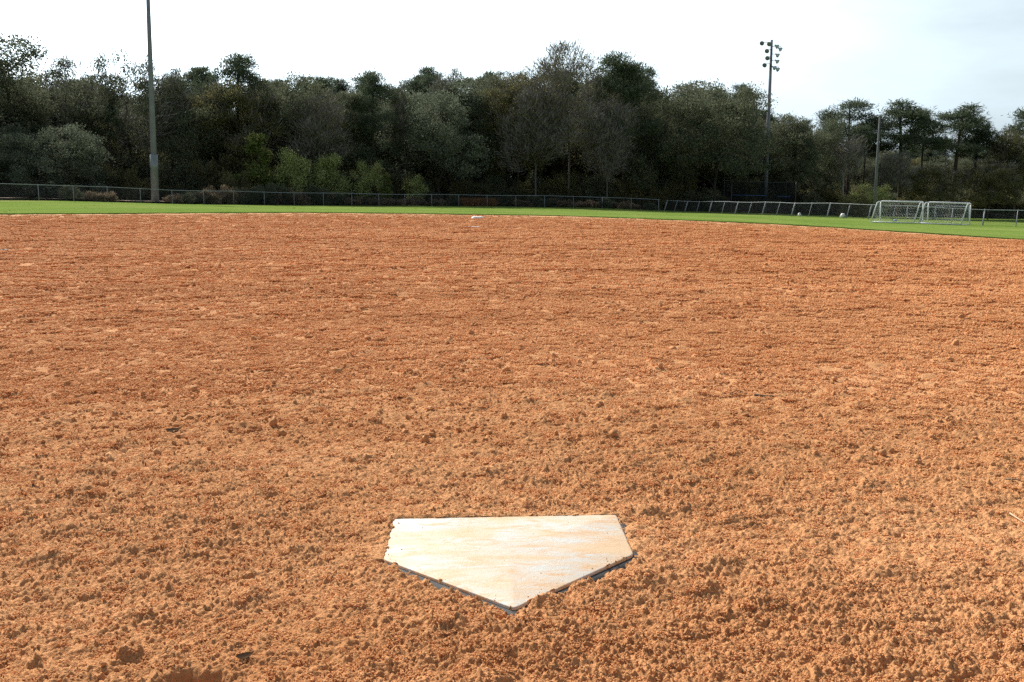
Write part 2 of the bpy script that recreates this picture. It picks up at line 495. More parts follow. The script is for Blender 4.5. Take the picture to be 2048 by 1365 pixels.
def _tps():
    P = CTRL[:, :2] / 50.0; n = len(P)
    K = _phi(((P[:, None] - P[None]) ** 2).sum(-1)) + 2e-5 * np.eye(n)
    A = np.zeros((n + 3, n + 3)); A[:n, :n] = K
    A[:n, n] = 1; A[:n, n + 1:] = P; A[n, :n] = 1; A[n + 1:, :n] = P.T
    return np.linalg.solve(A, np.concatenate([CTRL[:, 2], np.zeros(3)]))
_W = _tps()
def terrain(x, y):
    x = np.asarray(x, float); y = np.asarray(y, float)
    sh = x.shape; x = x.ravel() / 50; y = y.ravel() / 50
    z = _W[-3] + _W[-2] * x + _W[-1] * y
    for (cx, cy), w in zip(CTRL[:, :2] / 50, _W[:-3]):
        z = z + w * _phi((x - cx) ** 2 + (y - cy) ** 2)
    far = sstep(140, 260, np.hypot(x * 50, y * 50))
    return (np.clip(z, -4, 2) * (1 - far) - 1.0 * far).reshape(sh)
def gz(x, y):
    return float(terrain(np.array([x]), np.array([y]))[0])

# edge between the skinned infield and the grass, as distance from the spot behind home plate
_E = np.array([(-15.77, 30.74), (-12.07, 33.27), (-7.49, 35.28), (-1.26, 36.59), (1.39, 36.58), (4.92, 35.55), (8.17, 34.23),
               (10.2, 33.0), (11.25, 32.18), (12.93, 31.16), (15.0, 29.12)])
_ea = np.arctan2(_E[:, 0], _E[:, 1]); _er = np.hypot(_E[:, 0], _E[:, 1])
_ea = np.concatenate([[-math.pi, -2.2, -1.5, -1.1, -0.8, -0.62], _ea, [0.62, 0.8, 1.1, 1.5, 2.2, math.pi]])
_er = np.concatenate([[9, 10, 16, 24, 30, 32.9], _er, [31.8, 29.5, 24, 16, 10, 9]])
def r_edge(th):
    r = np.interp(th, _ea, _er)
    return r + 0.22 * pn(th * 60, th * 0 + 0.5, 3) + 0.12 * pn(th * 300, th * 0 + 0.5, 4)

# ------------------------------------------------------------------ infield dirt
PX, PY, PROT = 0.003, 1.419, 0.0367          # apex of home plate and its heading (towards second base)
PLATE = np.array([(-0.216, 0.432), (0.216, 0.432), (0.216, 0.216), (0, 0), (-0.216, 0.216)])
PLATE_Z = 0.001
def to_plate(x, y):
    dx, dy = x - PX, y - PY
    c, s = math.cos(PROT), math.sin(PROT)
    return dx * c + dy * s, -dx * s + dy * c
def plate_sd(u, v):
    """signed distance to each plate edge; the largest is the distance to the outline"""
    ds = []
    for i in range(5):
        a, b = PLATE[i], PLATE[(i + 1) % 5]
        e = (b - a) / np.linalg.norm(b - a)
        ds.append((u - a[0]) * (-e[1]) + (v - a[1]) * e[0])
    return np.stack(ds)                      # order: front, right, back right, back left, left
def dirt_detail(x, y, cell):
    def f(lam): return 1 - sstep(0.5, 1.3, cell / lam)
    wx = x + 0.010 * pn(x * 21, y * 21, 40); wy = y + 0.010 * pn(x * 21, y * 21, 41)
    m = np.clip(0.9 + 0.55 * fbm(x * 1.3, y * 1.3, 20, 4), 0.5, 1.25)
    h = 0.012 * pn(x * 0.7, y * 0.7, 1) + 0.007 * pn(x * 2.6, y * 2.6, 2)
    c, s = math.cos(0.35), math.sin(0.35)
    sx, sy = x * c + y * s, -x * s + y * c
    h = h + 0.0042 * pn(sx * 1.1, sy * 8.5, 5) + 0.0025 * pn(sx * 2.2, sy * 21, 6) * f(0.05)
    def bumps(lam, amp, sd, pw=1.0, lim=0.72):
        d, r = worley(wx / lam, wy / lam, sd)
        return amp * np.clip(lim - d, 0, 1) ** pw * (0.35 + 1.3 * r)
    k = 0
    h = h + m * (0.0055 * fbm(x * 16, y * 16, 50, 3) * f(0.06))
    h = h + m * bumps(0.17, 0.040, 15, 1.0, 0.28) * f(0.17) + m * bumps(0.075, 0.010, 7, 1.0, 0.45) * f(0.075)
    h = h + m * bumps(0.034, 0.0050, 8) * f(0.034)
    h = h + m * bumps(0.0165, 0.0054, 9) * f(0.0165)
    h = h + m * bumps(0.0085, 0.0070, 10) * f(0.0085)
    h = h + m * 0.0030 * pn(x * 190, y * 190, 12) * f(0.006)
    h = h + m * bumps(0.0060, 0.0056, 11) * f(0.0062)
    # rougher, freshly dragged soil away from the plate
    rg = sstep(2.0, 9.0, np.hypot(x, y))
    h = h + rg * m * (bumps(0.11, 0.020, 16, 1.0, 0.6) * f(0.11) + bumps(0.055, 0.014, 17) * f(0.055) + bumps(0.030, 0.010, 27) * f(0.030) + 0.010 * pn(x * 3.2, y * 6.5, 18) + 0.020 * pn(x * 0.35, y * 1.9, 29) + bumps(0.22, 0.03, 19, 1.0, 0.5) * sstep(9, 22, y) * f(0.22))
    h = h - rg * 0.012
    # scattered larger clods
    d, r = worley(x / 0.28, y / 0.28, 13)
    rad = 0.012 + 0.026 * (r * 7.3 % 1) ** 2
    q = np.clip(1 - (d * 0.28 / rad) ** 2, 0, 1)
    h = h + np.where(r < 0.08, np.sqrt(q) * rad * (0.75 + 0.4 * pn(x * 90, y * 90, 14)), 0) * f(0.05)
    return h - 0.0125, m
def dirt_z(x, y, cell):
    h, m = dirt_detail(x, y, cell)
    # a smooth shoe print behind the plate
    ux, uy = x + 0.410, y - 1.132
    e = (ux / 0.066) ** 2 + (uy / 0.095) ** 2
    pit = 1 - sstep(0.78, 1.06, e + 0.2 * pn(x * 30, y * 30, 31))
    h = h * (1 - 0.88 * pit) - 0.022 * pit + 0.003 * np.exp(-((np.sqrt(e) - 1.25) / 0.2) ** 2)
    # little heaps right of the plate
    for hx, hy, hr, ha in ((0.235, 1.545, 0.05, 0.016), (0.15, 1.47, 0.045, 0.010), (0.05, 1.36, 0.05, 0.008), (0.30, 1.50, 0.035, 0.012), (-0.1, 1.38, 0.06, 0.005)):
        h = h + ha * np.exp(-((x - hx) ** 2 + (y - hy) ** 2) / hr ** 2) * (1 + 0.6 * pn(x * 45, y * 45, 33))
    near = (np.abs(x) < 0.7) & (y > 1.0) & (y < 2.5)
    if near.any():
        u, v = to_plate(x[near], y[near])
        ds = plate_sd(u, v); sd = ds.max(0)
        n1 = pn(u * 28, v * 28, 35); n2 = pn(u * 70, v * 70, 36)
        hn = h[near]
        rim = np.exp(-np.clip(sd, 0, 1) / 0.05)
        which = ds.argmax(0)
        # front and sides: dirt lies level with the plate; back edges: a gap that shows the rubber skirt
        back = np.isin(which, (2, 3))
        side = which == 1
        lvl = np.where(back, 0.003 + 0.009 * n1 + 0.006 * n2, np.where(side, 0.003 + 0.008 * n1, 0.004 + 0.003 * n1))
        soft = np.where(back, 0.85, 0.35)
        hh = hn * (1 - rim * (1 - soft)) + lvl * rim
        gap = np.where(back, np.exp(-(np.clip(sd, 0, 1) / 0.009) ** 2) * (0.012 + 0.016 * n1), np.where(side, np.exp(-(np.clip(sd, 0, 1) / 0.006) ** 2) * (0.004 + 0.014 * n1), 0))
        hh = hh - np.clip(gap, 0, 1)
        hh = hh - 0.022 * np.exp(-(((u + 0.012) / 0.016) ** 2 + ((v + 0.022) / 0.022) ** 2)) - 0.012 * np.exp(-(((u - 0.135) / 0.02) ** 2 + ((v - 0.118) / 0.015) ** 2))
        # sand creeping a little way over the rim
        creep = np.where(which == 4, np.clip(0.001 + 0.003 * n1 + 0.007 * n2, 0, 0.006), np.where(which == 0, np.clip(0.008 * n1 + 0.004 * n2, 0, 0.010), np.clip(0.007 * n1 + 0.004 * n2 - 0.001, 0, 0.007)))
        ins = np.clip((-creep - sd) / 0.006, 0, 1); ins = ins * ins * (3 - 2 * ins)
        hh = np.where(sd < 0.004, np.minimum(hh, PLATE_Z + u * 0.0075 - 0.0005 + np.where(sd < 0, 0.0022 + 0.0012 * n2, 0.003 * n1)), hh)
        hh = np.where((sd < 0) & (creep > 0.001), np.maximum(hh, PLATE_Z + u * 0.0075 + 0.0012 + 0.001 * n2), hh)
        h[near] = hh * (1 - ins) - 0.03 * ins
    return h

def geo_rows(a, b, k):
    n = int(math.log(b / a) / k)
    return a * np.exp(np.arange(n) * k)
def build_dirt():
    V, Q, nv = [], [], 0
    for dth, dside, rr in ((0.0017, 0.010, np.concatenate([geo_rows(0.75, 1.05, 0.006), geo_rows(1.05, 3.2, 0.0017)])),
                           (0.0030, 0.010, geo_rows(3.19, 12, 0.0038)), (0.0040, 0.012, geo_rows(11.95, 39.5, 0.0030))):
        th = np.concatenate([np.arange(-1.10, -0.56, dside), np.arange(-0.56, 0.56, dth), np.arange(0.56, 1.10, dside)])
        T, R = np.meshgrid(th, rr)
        X, Y = R * np.sin(T), R * np.cos(T)
        cell = np.maximum(np.gradient(rr)[:, None] * np.ones_like(T), R * dth)
        z = dirt_z(X, Y, cell)
        re = r_edge(T)
        lip = sstep(-0.9, 0.0, R - re)
        z = z * (1 - 0.5 * lip) + 0.02 * lip + terrain(X, Y)
        z = np.where(R > re + 0.12, z - 0.2, z)
        z[-1] -= 0.01
        nr, nc = T.shape
        V.append(np.stack([X, Y, z], -1).reshape(-1, 3))
        i = (np.arange(nr - 1)[:, None] * nc + np.arange(nc - 1)[None]).ravel()
        q = np.stack([i, i + 1, i + nc + 1, i + nc], 1)[(R <= re + 0.3)[:-1, :-1].ravel()]
        Q.append(q + nv); nv += nr * nc
    v = np.concatenate(V); q = np.concatenate(Q)
    # the rest of the infield, behind and beside the camera, coarser
    th2 = np.concatenate([np.linspace(1.08, 2 * math.pi - 1.08, 150)])
    rr2 = np.concatenate([[0.0], geo_rows(0.3, 36, 0.07)])
    T2, R2 = np.meshgrid(th2, rr2)
    Tw = (T2 + math.pi) % (2 * math.pi) - math.pi
    R2 = np.minimum(R2, r_edge(Tw) + 0.3)
    X2, Y2 = R2 * np.sin(T2), R2 * np.cos(T2)
    z2 = terrain(X2, Y2) + 0.012 * pn(X2 * 2, Y2 * 2, 60) - 0.01
    v2 = np.stack([X2, Y2, z2], -1).reshape(-1, 3)
    nr2, nc2 = T2.shape
    i2 = (np.arange(nr2 - 1)[:, None] * nc2 + np.arange(nc2 - 1)[None]).ravel()
    q2 = np.stack([i2, i2 + 1, i2 + nc2 + 1, i2 + nc2], 1) + len(v)
    # small apron under the camera
    th3 = np.linspace(-1.12, 1.12, 40); rr3 = np.linspace(0, 0.78, 10)
    T3, R3 = np.meshgrid(th3, rr3)
    X3, Y3 = R3 * np.sin(T3), R3 * np.cos(T3)
    v3 = np.stack([X3, Y3, terrain(X3, Y3) + 0.006 * pn(X3 * 9, Y3 * 9, 61) - 0.008], -1).reshape(-1, 3)
    i3 = (np.arange(9)[:, None] * 40 + np.arange(39)[None]).ravel()
    q3 = np.stack([i3, i3 + 1, i3 + 41, i3 + 40], 1) + len(v) + len(v2)
    me = np_mesh('infield_dirt', np.concatenate([v, v2, v3]), np.concatenate([q, q2, q3]))
    tag(link('infield_dirt', me, M['dirt']), kind='structure')
build_dirt()

def build_grass():
    th = np.concatenate([np.linspace(-math.pi, -0.62, 160)[:-1], np.linspace(-0.62, 0.62, 700), np.linspace(0.62, math.pi, 160)[1:]])
    k = np.concatenate([[0, 0.0, 0.03, 0.15], np.exp(np.linspace(math.log(0.5), math.log(900), 90))])
    T, K = np.meshgrid(th, k)
    R = r_edge(T) + K
    X, Y = R * np.sin(T), R * np.cos(T)
    z = terrain(X, Y) + 0.016 + 0.010 * pn(X * 1.5, Y * 1.5, 70) + 0.02 * pn(X * 0.3, Y * 0.3, 71)
    z[0] -= 0.12
    nr, nc = T.shape
    i = (np.arange(nr - 1)[:, None] * nc + np.arange(nc - 1)[None]).ravel()
    me = np_mesh('ground', np.stack([X, Y, z], -1).reshape(-1, 3), np.stack([i, i + 1, i + nc + 1, i + nc], 1))
    tag(link('ground', me, M['grass']), kind='structure')
build_grass()

# ------------------------------------------------------------------ fences' lines
LEFT_LINE = [(-47, 60.5), (-38.3, 70.7), (-36.1, 73.7), (-33.5, 78.8), (-29.65, 84.8), (-24.7, 90.8), (-20.1, 94.9), (-15.05, 98.9),
             (-10.5, 102.6), (-6.46, 105), (-3.55, 105.95), (2.36, 106.95), (8, 106.95), (13.2, 106.9), (15.5, 105.6)]
RIGHT_LINE = [(15.97, 104.87), (17.6, 100.3), (19.34, 96.3), (21, 92.2), (22.5, 88.2), (23.9, 84.35), (25.45, 81.1), (26.93, 78.07),
              (28.6, 75.5), (30.03, 74.0), (31.44, 72.8), (33.47, 71.25), (35.56, 69.7), (44, 63.5)]
def resample(line, step):
    P = np.array(line, float); s = np.concatenate([[0], np.cumsum(np.linalg.norm(np.diff(P, axis=0), axis=1))])
    n = int(round(s[-1] / step)); t = np.linspace(0, s[-1], n + 1)
    return np.stack([np.interp(t, s, P[:, 0]), np.interp(t, s, P[:, 1])], 1)

# floor of the wood and the sandy track behind the left fence
def strip_sheet(name, inner, outer, m, dz, nu=60, nv=14, sd=0):
    a = resample(inner, np.linalg.norm(np.diff(np.array(inner), axis=0), axis=1).sum() / nu)
    b = resample(outer, np.linalg.norm(np.diff(np.array(outer), axis=0), axis=1).sum() / nu)
    n = min(len(a), len(b)); a, b = a[:n], b[:n]
    t = np.linspace(0, 1, nv)[:, None, None] ** 1.5
    P = a[None] * (1 - t) + b[None] * t
    P[0] += 0.5 * np.stack([pn(a[:, 0] * 0.4, a[:, 1] * 0.4, 80 + sd), pn(a[:, 0] * 0.4, a[:, 1] * 0.4, 81 + sd)], 1)
    z = terrain(P[..., 0], P[..., 1]) + dz + 0.03 * pn(P[..., 0] * 0.8, P[..., 1] * 0.8, 82)
    i = (np.arange(nv - 1)[:, None] * n + np.arange(n - 1)[None]).ravel()
    me = np_mesh(name, np.concatenate([P, z[..., None]], -1).reshape(-1, 3), np.stack([i, i + 1, i + n + 1, i + n], 1))
    return tag(link(name, me, m), kind='structure')
strip_sheet('wood_floor', [(-120, 40), (-52, 70), (-42, 80), (-34, 90), (-24, 98), (-9, 109), (2, 111), (13, 111), (22, 112), (36, 116), (46, 132), (60, 134), (110, 120)],
            [(-500, 200), (-350, 420), (-120, 520), (60, 540), (250, 480), (500, 250)], M['litter'], 0.12, 80, 26)
strip_sheet('sandy_track', [(-44, 66.5), (-37, 75), (-34, 80.5), (-29.8, 86.3), (-25, 92)], [(-49, 69), (-41.5, 77), (-38, 82.5), (-33, 89.3), (-28, 95)], M['track'], 0.19, 40, 8, 3)

# ------------------------------------------------------------------ home plate
hp = empty('home_plate', (PX, PY, 0), PROT, 'weathered white home plate with orange dirt stains in the foreground', 'home plate')
hp.rotation_euler = (0, -0.0075, PROT)
def inset(poly, d):
    n = len(poly); out = []
    for i in range(n):
        p0, p1, p2 = poly[i - 1], poly[i], poly[(i + 1) % n]
        e1 = (p1 - p0) / np.linalg.norm(p1 - p0); e2 = (p2 - p1) / np.linalg.norm(p2 - p1)
        n1 = np.array([e1[1], -e1[0]]); n2 = np.array([e2[1], -e2[0]])
        out.append(p1 + d * (n1 + n2) / (1 + n1 @ n2))
    return np.array(out)
def rounded(poly, r, k=5):
    out = []
    n = len(poly)
    for i in range(n):
        p0, p1, p2 = poly[i - 1], poly[i], poly[(i + 1) % n]
        a = p1 + (p0 - p1) / np.linalg.norm(p0 - p1) * r; b = p1 + (p2 - p1) / np.linalg.norm(p2 - p1) * r
        for t in np.linspace(0, 1, k):
            out.append((1 - t) ** 2 * a + 2 * t * (1 - t) * p1 + t * t * b)
    return np.array(out)
def loft(name, rings, cap_top=True, grid=False):
    n = len(rings[0]); v = np.concatenate([np.asarray(r) for r in rings]); q = []
    for i in range(len(rings) - 1):
        for j in range(n):
            q.append((i * n + j, i * n + (j + 1) % n, (i + 1) * n + (j + 1) % n, (i + 1) * n + j))
    t = []
    if cap_top:
        c = v[-n:].mean(0); v = np.concatenate([v, c[None]]); o = (len(rings) - 1) * n
        for j in range(n): t.append((o + j, o + (j + 1) % n, len(v) - 1))
    return np_mesh(name, v, q, t, True)
cw = PLATE[::-1]                             # counter-clockwise
def ring(d, z, r=0.009):
    p = rounded(inset(cw, d), r)
    return np.concatenate([p, np.full((len(p), 1), z)], 1)
me = loft('plate_top', [ring(0.0, PLATE_Z - 0.016), ring(0.0, PLATE_Z - 0.0015), ring(-0.0012, PLATE_Z - 0.0004), ring(-0.003, PLATE_Z)])
link('plate_top', me, M['plate'], hp)
sk = loft('rubber_skirt', [ring(0.022, -0.03), ring(0.0205, -0.012), ring(0.006, PLATE_Z - 0.0055), ring(0.0005, PLATE_Z - 0.0050)], cap_top=False)
tag(link('rubber_skirt', sk, M['rubber'], hp), 'black bevelled rubber edge of the plate')

# ------------------------------------------------------------------ soil crumbs (too many to count: one object of instanced crumbs)
def crumb_mesh(seed, sub=2):
    import bmesh
    bm = bmesh.new()
    bmesh.ops.create_icosphere(bm, subdivisions=sub, radius=1.0)
    r = np.random.default_rng(seed)
    for v in bm.verts:
        k = fbm(np.array([v.co.x * 1.3 + seed * 7.1 + v.co.z]), np.array([v.co.y * 1.3 + v.co.z * 1.7 + seed]), 90, 3)[0]
        v.co *= (0.95 + 1.1 * k) * (0.86 + 0.28 * r.random())
        v.co.z *= 0.85
    me = bpy.data.meshes.new('crumb'); bm.to_mesh(me); bm.free()
    for p in me.polygons: p.use_smooth = True
    return me
def scatter(name, protos, pts, rot, scl, label, cat):
    """one 'stuff' object: geometry-node instances of small prototype meshes on points"""
    pc = bpy.data.collections.new(name + '_kinds')
    for i, (me, m) in enumerate(protos):
        if len(me.materials) == 0: me.materials.append(m)
        pc.objects.link(bpy.data.objects.new('%s_kind' % name, me))
    me = bpy.data.meshes.new(name)
    pts = np.asarray(pts, np.float32); n = len(pts)
    me.vertices.add(n); me.vertices.foreach_set('co', pts.ravel())
    a = me.attributes.new('rot', 'FLOAT_VECTOR', 'POINT'); a.data.foreach_set('vector', np.asarray(rot, np.float32).ravel())
    a = me.attributes.new('scl', 'FLOAT_VECTOR', 'POINT'); a.data.foreach_set('vector', np.asarray(scl, np.float32).ravel())
    a = me.attributes.new('pick', 'INT', 'POINT'); a.data.foreach_set('value', RNG.integers(0, len(protos), n).astype(np.int32))
    o = tag(link(name, me), label, cat, kind='stuff')
    g = bpy.data.node_groups.new(name + '_scatter', 'GeometryNodeTree')
    g.interface.new_socket('Geometry', in_out='INPUT', socket_type='NodeSocketGeometry')
    g.interface.new_socket('Geometry', in_out='OUTPUT', socket_type='NodeSocketGeometry')
    N, L = g.nodes, g.links
    gi, go = N.new('NodeGroupInput'), N.new('NodeGroupOutput')
    ci = N.new('GeometryNodeCollectionInfo'); ci.inputs['Collection'].default_value = pc
    ci.inputs['Separate Children'].default_value = True; ci.inputs['Reset Children'].default_value = True
    ip = N.new('GeometryNodeInstanceOnPoints'); ip.inputs['Pick Instance'].default_value = True
    def attr(nm, ty):
        k = N.new('GeometryNodeInputNamedAttribute'); k.data_type = ty; k.inputs['Name'].default_value = nm
        return k.outputs['Attribute']
    L.new(gi.outputs[0], ip.inputs['Points']); L.new(ci.outputs[0], ip.inputs['Instance'])
    L.new(attr('pick', 'INT'), ip.inputs['Instance Index'])
    L.new(attr('rot', 'FLOAT_VECTOR'), ip.inputs['Rotation'])
    L.new(attr('scl', 'FLOAT_VECTOR'), ip.inputs['Scale'])
    L.new(ip.outputs[0], go.inputs[0])
    md = o.modifiers.new('scatter', 'NODES'); md.node_group = g
    return o
def dirt_surface(x, y, r):
    return dirt_z(x, y, np.maximum(0.0018 * r, 0.0021)) + terrain(x, y)
def build_crumbs():
    # close by: small crumbs between the lumps of the ground
    n = 60000
    th = RNG.uniform(-0.72, 0.72, n); r = 0.95 * np.exp(RNG.random(n) * math.log(3.6 / 0.95))
    x, y = r * np.sin(th), r * np.cos(th)
    dens = np.clip(0.5 + 0.9 * fbm(x * 1.3, y * 1.3, 20, 4) + 0.8 * fbm(x * 6, y * 6, 24, 3), 0.06, 1)
    u, v = to_plate(x, y); sd = plate_sd(u, v).max(0)
    keep = (RNG.random(n) < dens) & (sd > 0.004) & (((x + 0.41) / 0.066) ** 2 + ((y - 1.132) / 0.095) ** 2 > 1.2)
    x, y, r = x[keep], y[keep], r[keep]; n = len(x)
    s = (0.0011 + 0.0016 * RNG.random(n) ** 2.0 + 0.003 * RNG.random(n) ** 25) * np.clip(r / 2.2, 1, 2)
    P = [np.stack([x, y, dirt_surface(x, y, r) + s * 0.1], 1)]; S = [s]
    # scattered bigger clods further out
    n = 17000
    th = RNG.uniform(-0.66, 0.66, n); r = 2.4 * np.exp(RNG.random(n) * math.log(36 / 2.4))
    x, y = r * np.sin(th), r * np.cos(th)
    keep = (r < r_edge(th) - 0.4) & (RNG.random(n) < np.clip(0.5 + 1.2 * fbm(x * 0.6, y * 0.9, 28, 3), 0.1, 1))
    x, y, r = x[keep], y[keep], r[keep]; n = len(x)
    s = np.minimum(0.0034 + 0.0009 * r, 0.017) * (0.5 + RNG.random(n) ** 2) + 0.010 * RNG.random(n) ** 30
    P.append(np.stack([x, y, dirt_surface(x, y, r) + s * 0.15], 1)); S.append(s)
    # grains lying on the plate itself
    k = 1500
    u = RNG.uniform(-0.216, 0.216, k); v = RNG.uniform(0.01, 0.42, k)
    e = plate_sd(u, v).max(0)
    ok = (e < -0.004) & (RNG.random(k) < np.exp(e / 0.009) * np.where(u < -0.12, 0.8, 0.5) + 0.006)
    u, v = u[ok], v[ok]; c, q = math.cos(PROT), math.sin(PROT)
    px, py = PX + u * c - v * q, PY + u * q + v * c
    ps = 0.0005 + 0.0008 * RNG.random(len(u)) ** 3
    P.append(np.stack([px, py, PLATE_Z + u * 0.0075 + ps * 0.5], 1)); S.append(ps)
    P = np.concatenate(P); S = np.concatenate(S); N = len(P)
    scatter('soil_crumbs', [(crumb_mesh(k), M['clod']) for k in range(6)], P, RNG.uniform(0, 6.28, (N, 3)),
            S[:, None] * RNG.uniform(0.75, 1.25, (N, 3)), 'loose orange crumbs of clay strewn over the infield dirt', 'soil')
    # the loosened top layer: little spreads of fine crumbs all over the infield
    def spread_mesh(seed):
        g = np.random.default_rng(seed); V, T, k = [], [], 0
        ico = bpy.data.meshes.new('ico')
        import bmesh
        bm = bmesh.new(); bmesh.ops.create_icosphere(bm, subdivisions=1, radius=1.0)
        v0 = np.array([v.co[:] for v in bm.verts]); t0 = np.array([[v.index for v in f.verts] for f in bm.faces]); bm.free()
        for j in range(44):
            q = math.sqrt(g.random()) * 9.5; a = g.uniform(0, 6.283)
            sc = 0.55 + 0.95 * g.random() ** 1.6
            vv = v0 * (0.7 + 0.55 * g.random((len(v0), 1))) * sc * g.uniform(0.75, 1.25, (1, 3))
            V.append(vv + np.array([q * math.cos(a), q * math.sin(a), 0.15 * sc])); T.append(t0 + k); k += len(v0)
        bpy.data.meshes.remove(ico)
        return np_mesh('crumb_spread', np.concatenate(V), None, np.concatenate(T), False)
    n = 125000
    th = RNG.uniform(-0.68, 0.68, n); r = 1.0 * np.exp(RNG.random(n) * math.log(37.5 / 1.0))
    x, y = r * np.sin(th), r * np.cos(th)
    dens = np.clip(0.80 + 0.45 * fbm(x * 0.8, y * 0.8, 26, 4) + 0.40 * fbm(x * 0.25, y * 1.6, 25, 3), 0.55, 1) * (0.20 + 0.80 * sstep(1.5, 5.0, r))
    u, v = to_plate(x, y); sd = plate_sd(u, v).max(0)
    keep = (RNG.random(n) < dens) & (r < r_edge(th) - 0.1) & (sd > 0.02) & (((x + 0.41) / 0.066) ** 2 + ((y - 1.132) / 0.095) ** 2 > 1.7)
    x, y, r = x[keep], y[keep], r[keep]; n = len(x)
    s = np.clip(0.00074 * r, 0.0012, 0.0125) * RNG.uniform(0.8, 1.25, n)
    z = dirt_surface(x, y, r)
    scatter('crumb_layer', [(spread_mesh(200 + k), M['crumb']) for k in range(7)], np.stack([x, y, z], 1),
            np.stack([np.zeros(n), np.zeros(n), RNG.uniform(0, 6.28, n)], 1), np.stack([s * 1.0, s * 1.0, s * 0.72], 1),
            'fine crumbly top layer of the infield clay', 'soil')
build_crumbs()

# ------------------------------------------------------------------ vegetation generator
def unit(v):
    return v / (np.linalg.norm(v, axis=-1, keepdims=True) + 1e-9)
def leaf_mesh(name, pos, size, aspect, rng, bias=None, bw=0.5):
    """one small diamond blade for each position"""
    n = len(pos)
    a = rng.normal(size=(n, 3))
    if bias is not None: a = unit(a) * (1 - bw) + bias * bw
    a = unit(a)
    b = unit(np.cross(a, rng.normal(size=(n, 3))))
    s = (size * (0.6 + 0.8 * rng.random(n)))[:, None]
    c = np.cross(a, b)
    v = np.stack([pos, pos + a * s * 0.5 + b * s * aspect * 0.5 + c * s * 0.06, pos + a * s, pos + a * s * 0.5 - b * s * aspect * 0.5 + c * s * 0.06], 1).reshape(-1, 3)
    q = np.arange(n * 4).reshape(-1, 4)
    return v, q
def skeleton(trunk, groups, rng, wob=0.12, tip_r=0.012, pipe=2.35, prefer_up=0.25):
    """grow limbs from a trunk polyline to targets; returns nodes, parents and radii (pipe model)"""
    nodes = [np.array(p, float) for p in trunk]; par = [-1] + list(range(len(trunk) - 1))
    ends = []
    for pts, seg, share in groups:
        order = np.argsort(np.linalg.norm(pts - np.array(trunk[-1]), axis=1))
        base = len(nodes)
        for k in order:
            t = pts[k]
            N = np.array(nodes)
            d = np.linalg.norm(N - t, axis=1)
            d = d + prefer_up * np.clip(N[:, 2] - t[2] + 0.3 * d, 0, None) * 2
            d[:max(1, len(trunk) // 3)] += 1e3
            if share < 1: d[rng.random(len(d)) > share] += 3
            j = int(d.argmin()); p0 = nodes[j]
            L = np.linalg.norm(t - p0); m = max(2, int(L / seg))
            pd = p0 - nodes[par[j]] if par[j] >= 0 else np.array([0, 0, 1.0])
            pd = unit(pd) * L * 0.33
            prev = j
            off = rng.normal(size=3) * wob * L
            for i in range(1, m + 1):
                u = i / m
                q = (1 - u) ** 2 * p0 + 2 * u * (1 - u) * (p0 + pd + off) + u * u * t
                q = q + rng.normal(size=3) * wob * 0.25 * L / m * (i < m)
                nodes.append(q); par.append(prev); prev = len(nodes) - 1
            ends.append(prev)
    n = len(nodes); acc = np.zeros(n)
    for i in range(n - 1, -1, -1):
        if acc[i] == 0: acc[i] = tip_r ** pipe
        if par[i] >= 0: acc[par[i]] += acc[i]
    return np.array(nodes), par, acc ** (1 / pipe)
def limbs_mesh(name, nodes, par, rad, min_r=0.0, kmax=8):
    n = len(nodes); kids = [[] for _ in range(n)]
    for i, p in enumerate(par):
        if p >= 0: kids[p].append(i)
    mb = MB(); seen = np.zeros(n, bool)
    starts = [(0, None)]
    while starts:
        i, fr = starts.pop()
        chain = ([fr] if fr is not None else []) + [i]
        while kids[chain[-1]]:
            ks = sorted(kids[chain[-1]], key=lambda k: -rad[k])
            for k in ks[1:]: starts.append((k, chain[-1]))
            chain.append(ks[0])
        r = rad[chain].copy()
        if fr is not None: r[0] = min(r[0], r[1] * 1.15)
        if r.max() < min_r or len(chain) < 2: continue
        k = 8 if r[0] > 0.12 else (5 if r[0] > 0.04 else 3)
        mb.tube(nodes[chain], r, min(k, kmax), caps=False)
    return mb.mesh(name)
def lobed_points(rng, n, lobes, shell=0.6):
    """points spread in a union of ellipsoid lobes (cx, cy, cz, rx, ry, rz), more of them near the skin"""
    lo = np.array(lobes, float); w = (lo[:, 3] * lo[:, 4] * lo[:, 5]) ** 0.72; w /= w.sum()
    i = rng.choice(len(lo), n, p=w)
    d = unit(rng.normal(size=(n, 3))); r = (shell + (1 - shell) * rng.random(n)) ** 0.6
    return lo[i, :3] + d * r[:, None] * lo[i, 3:]
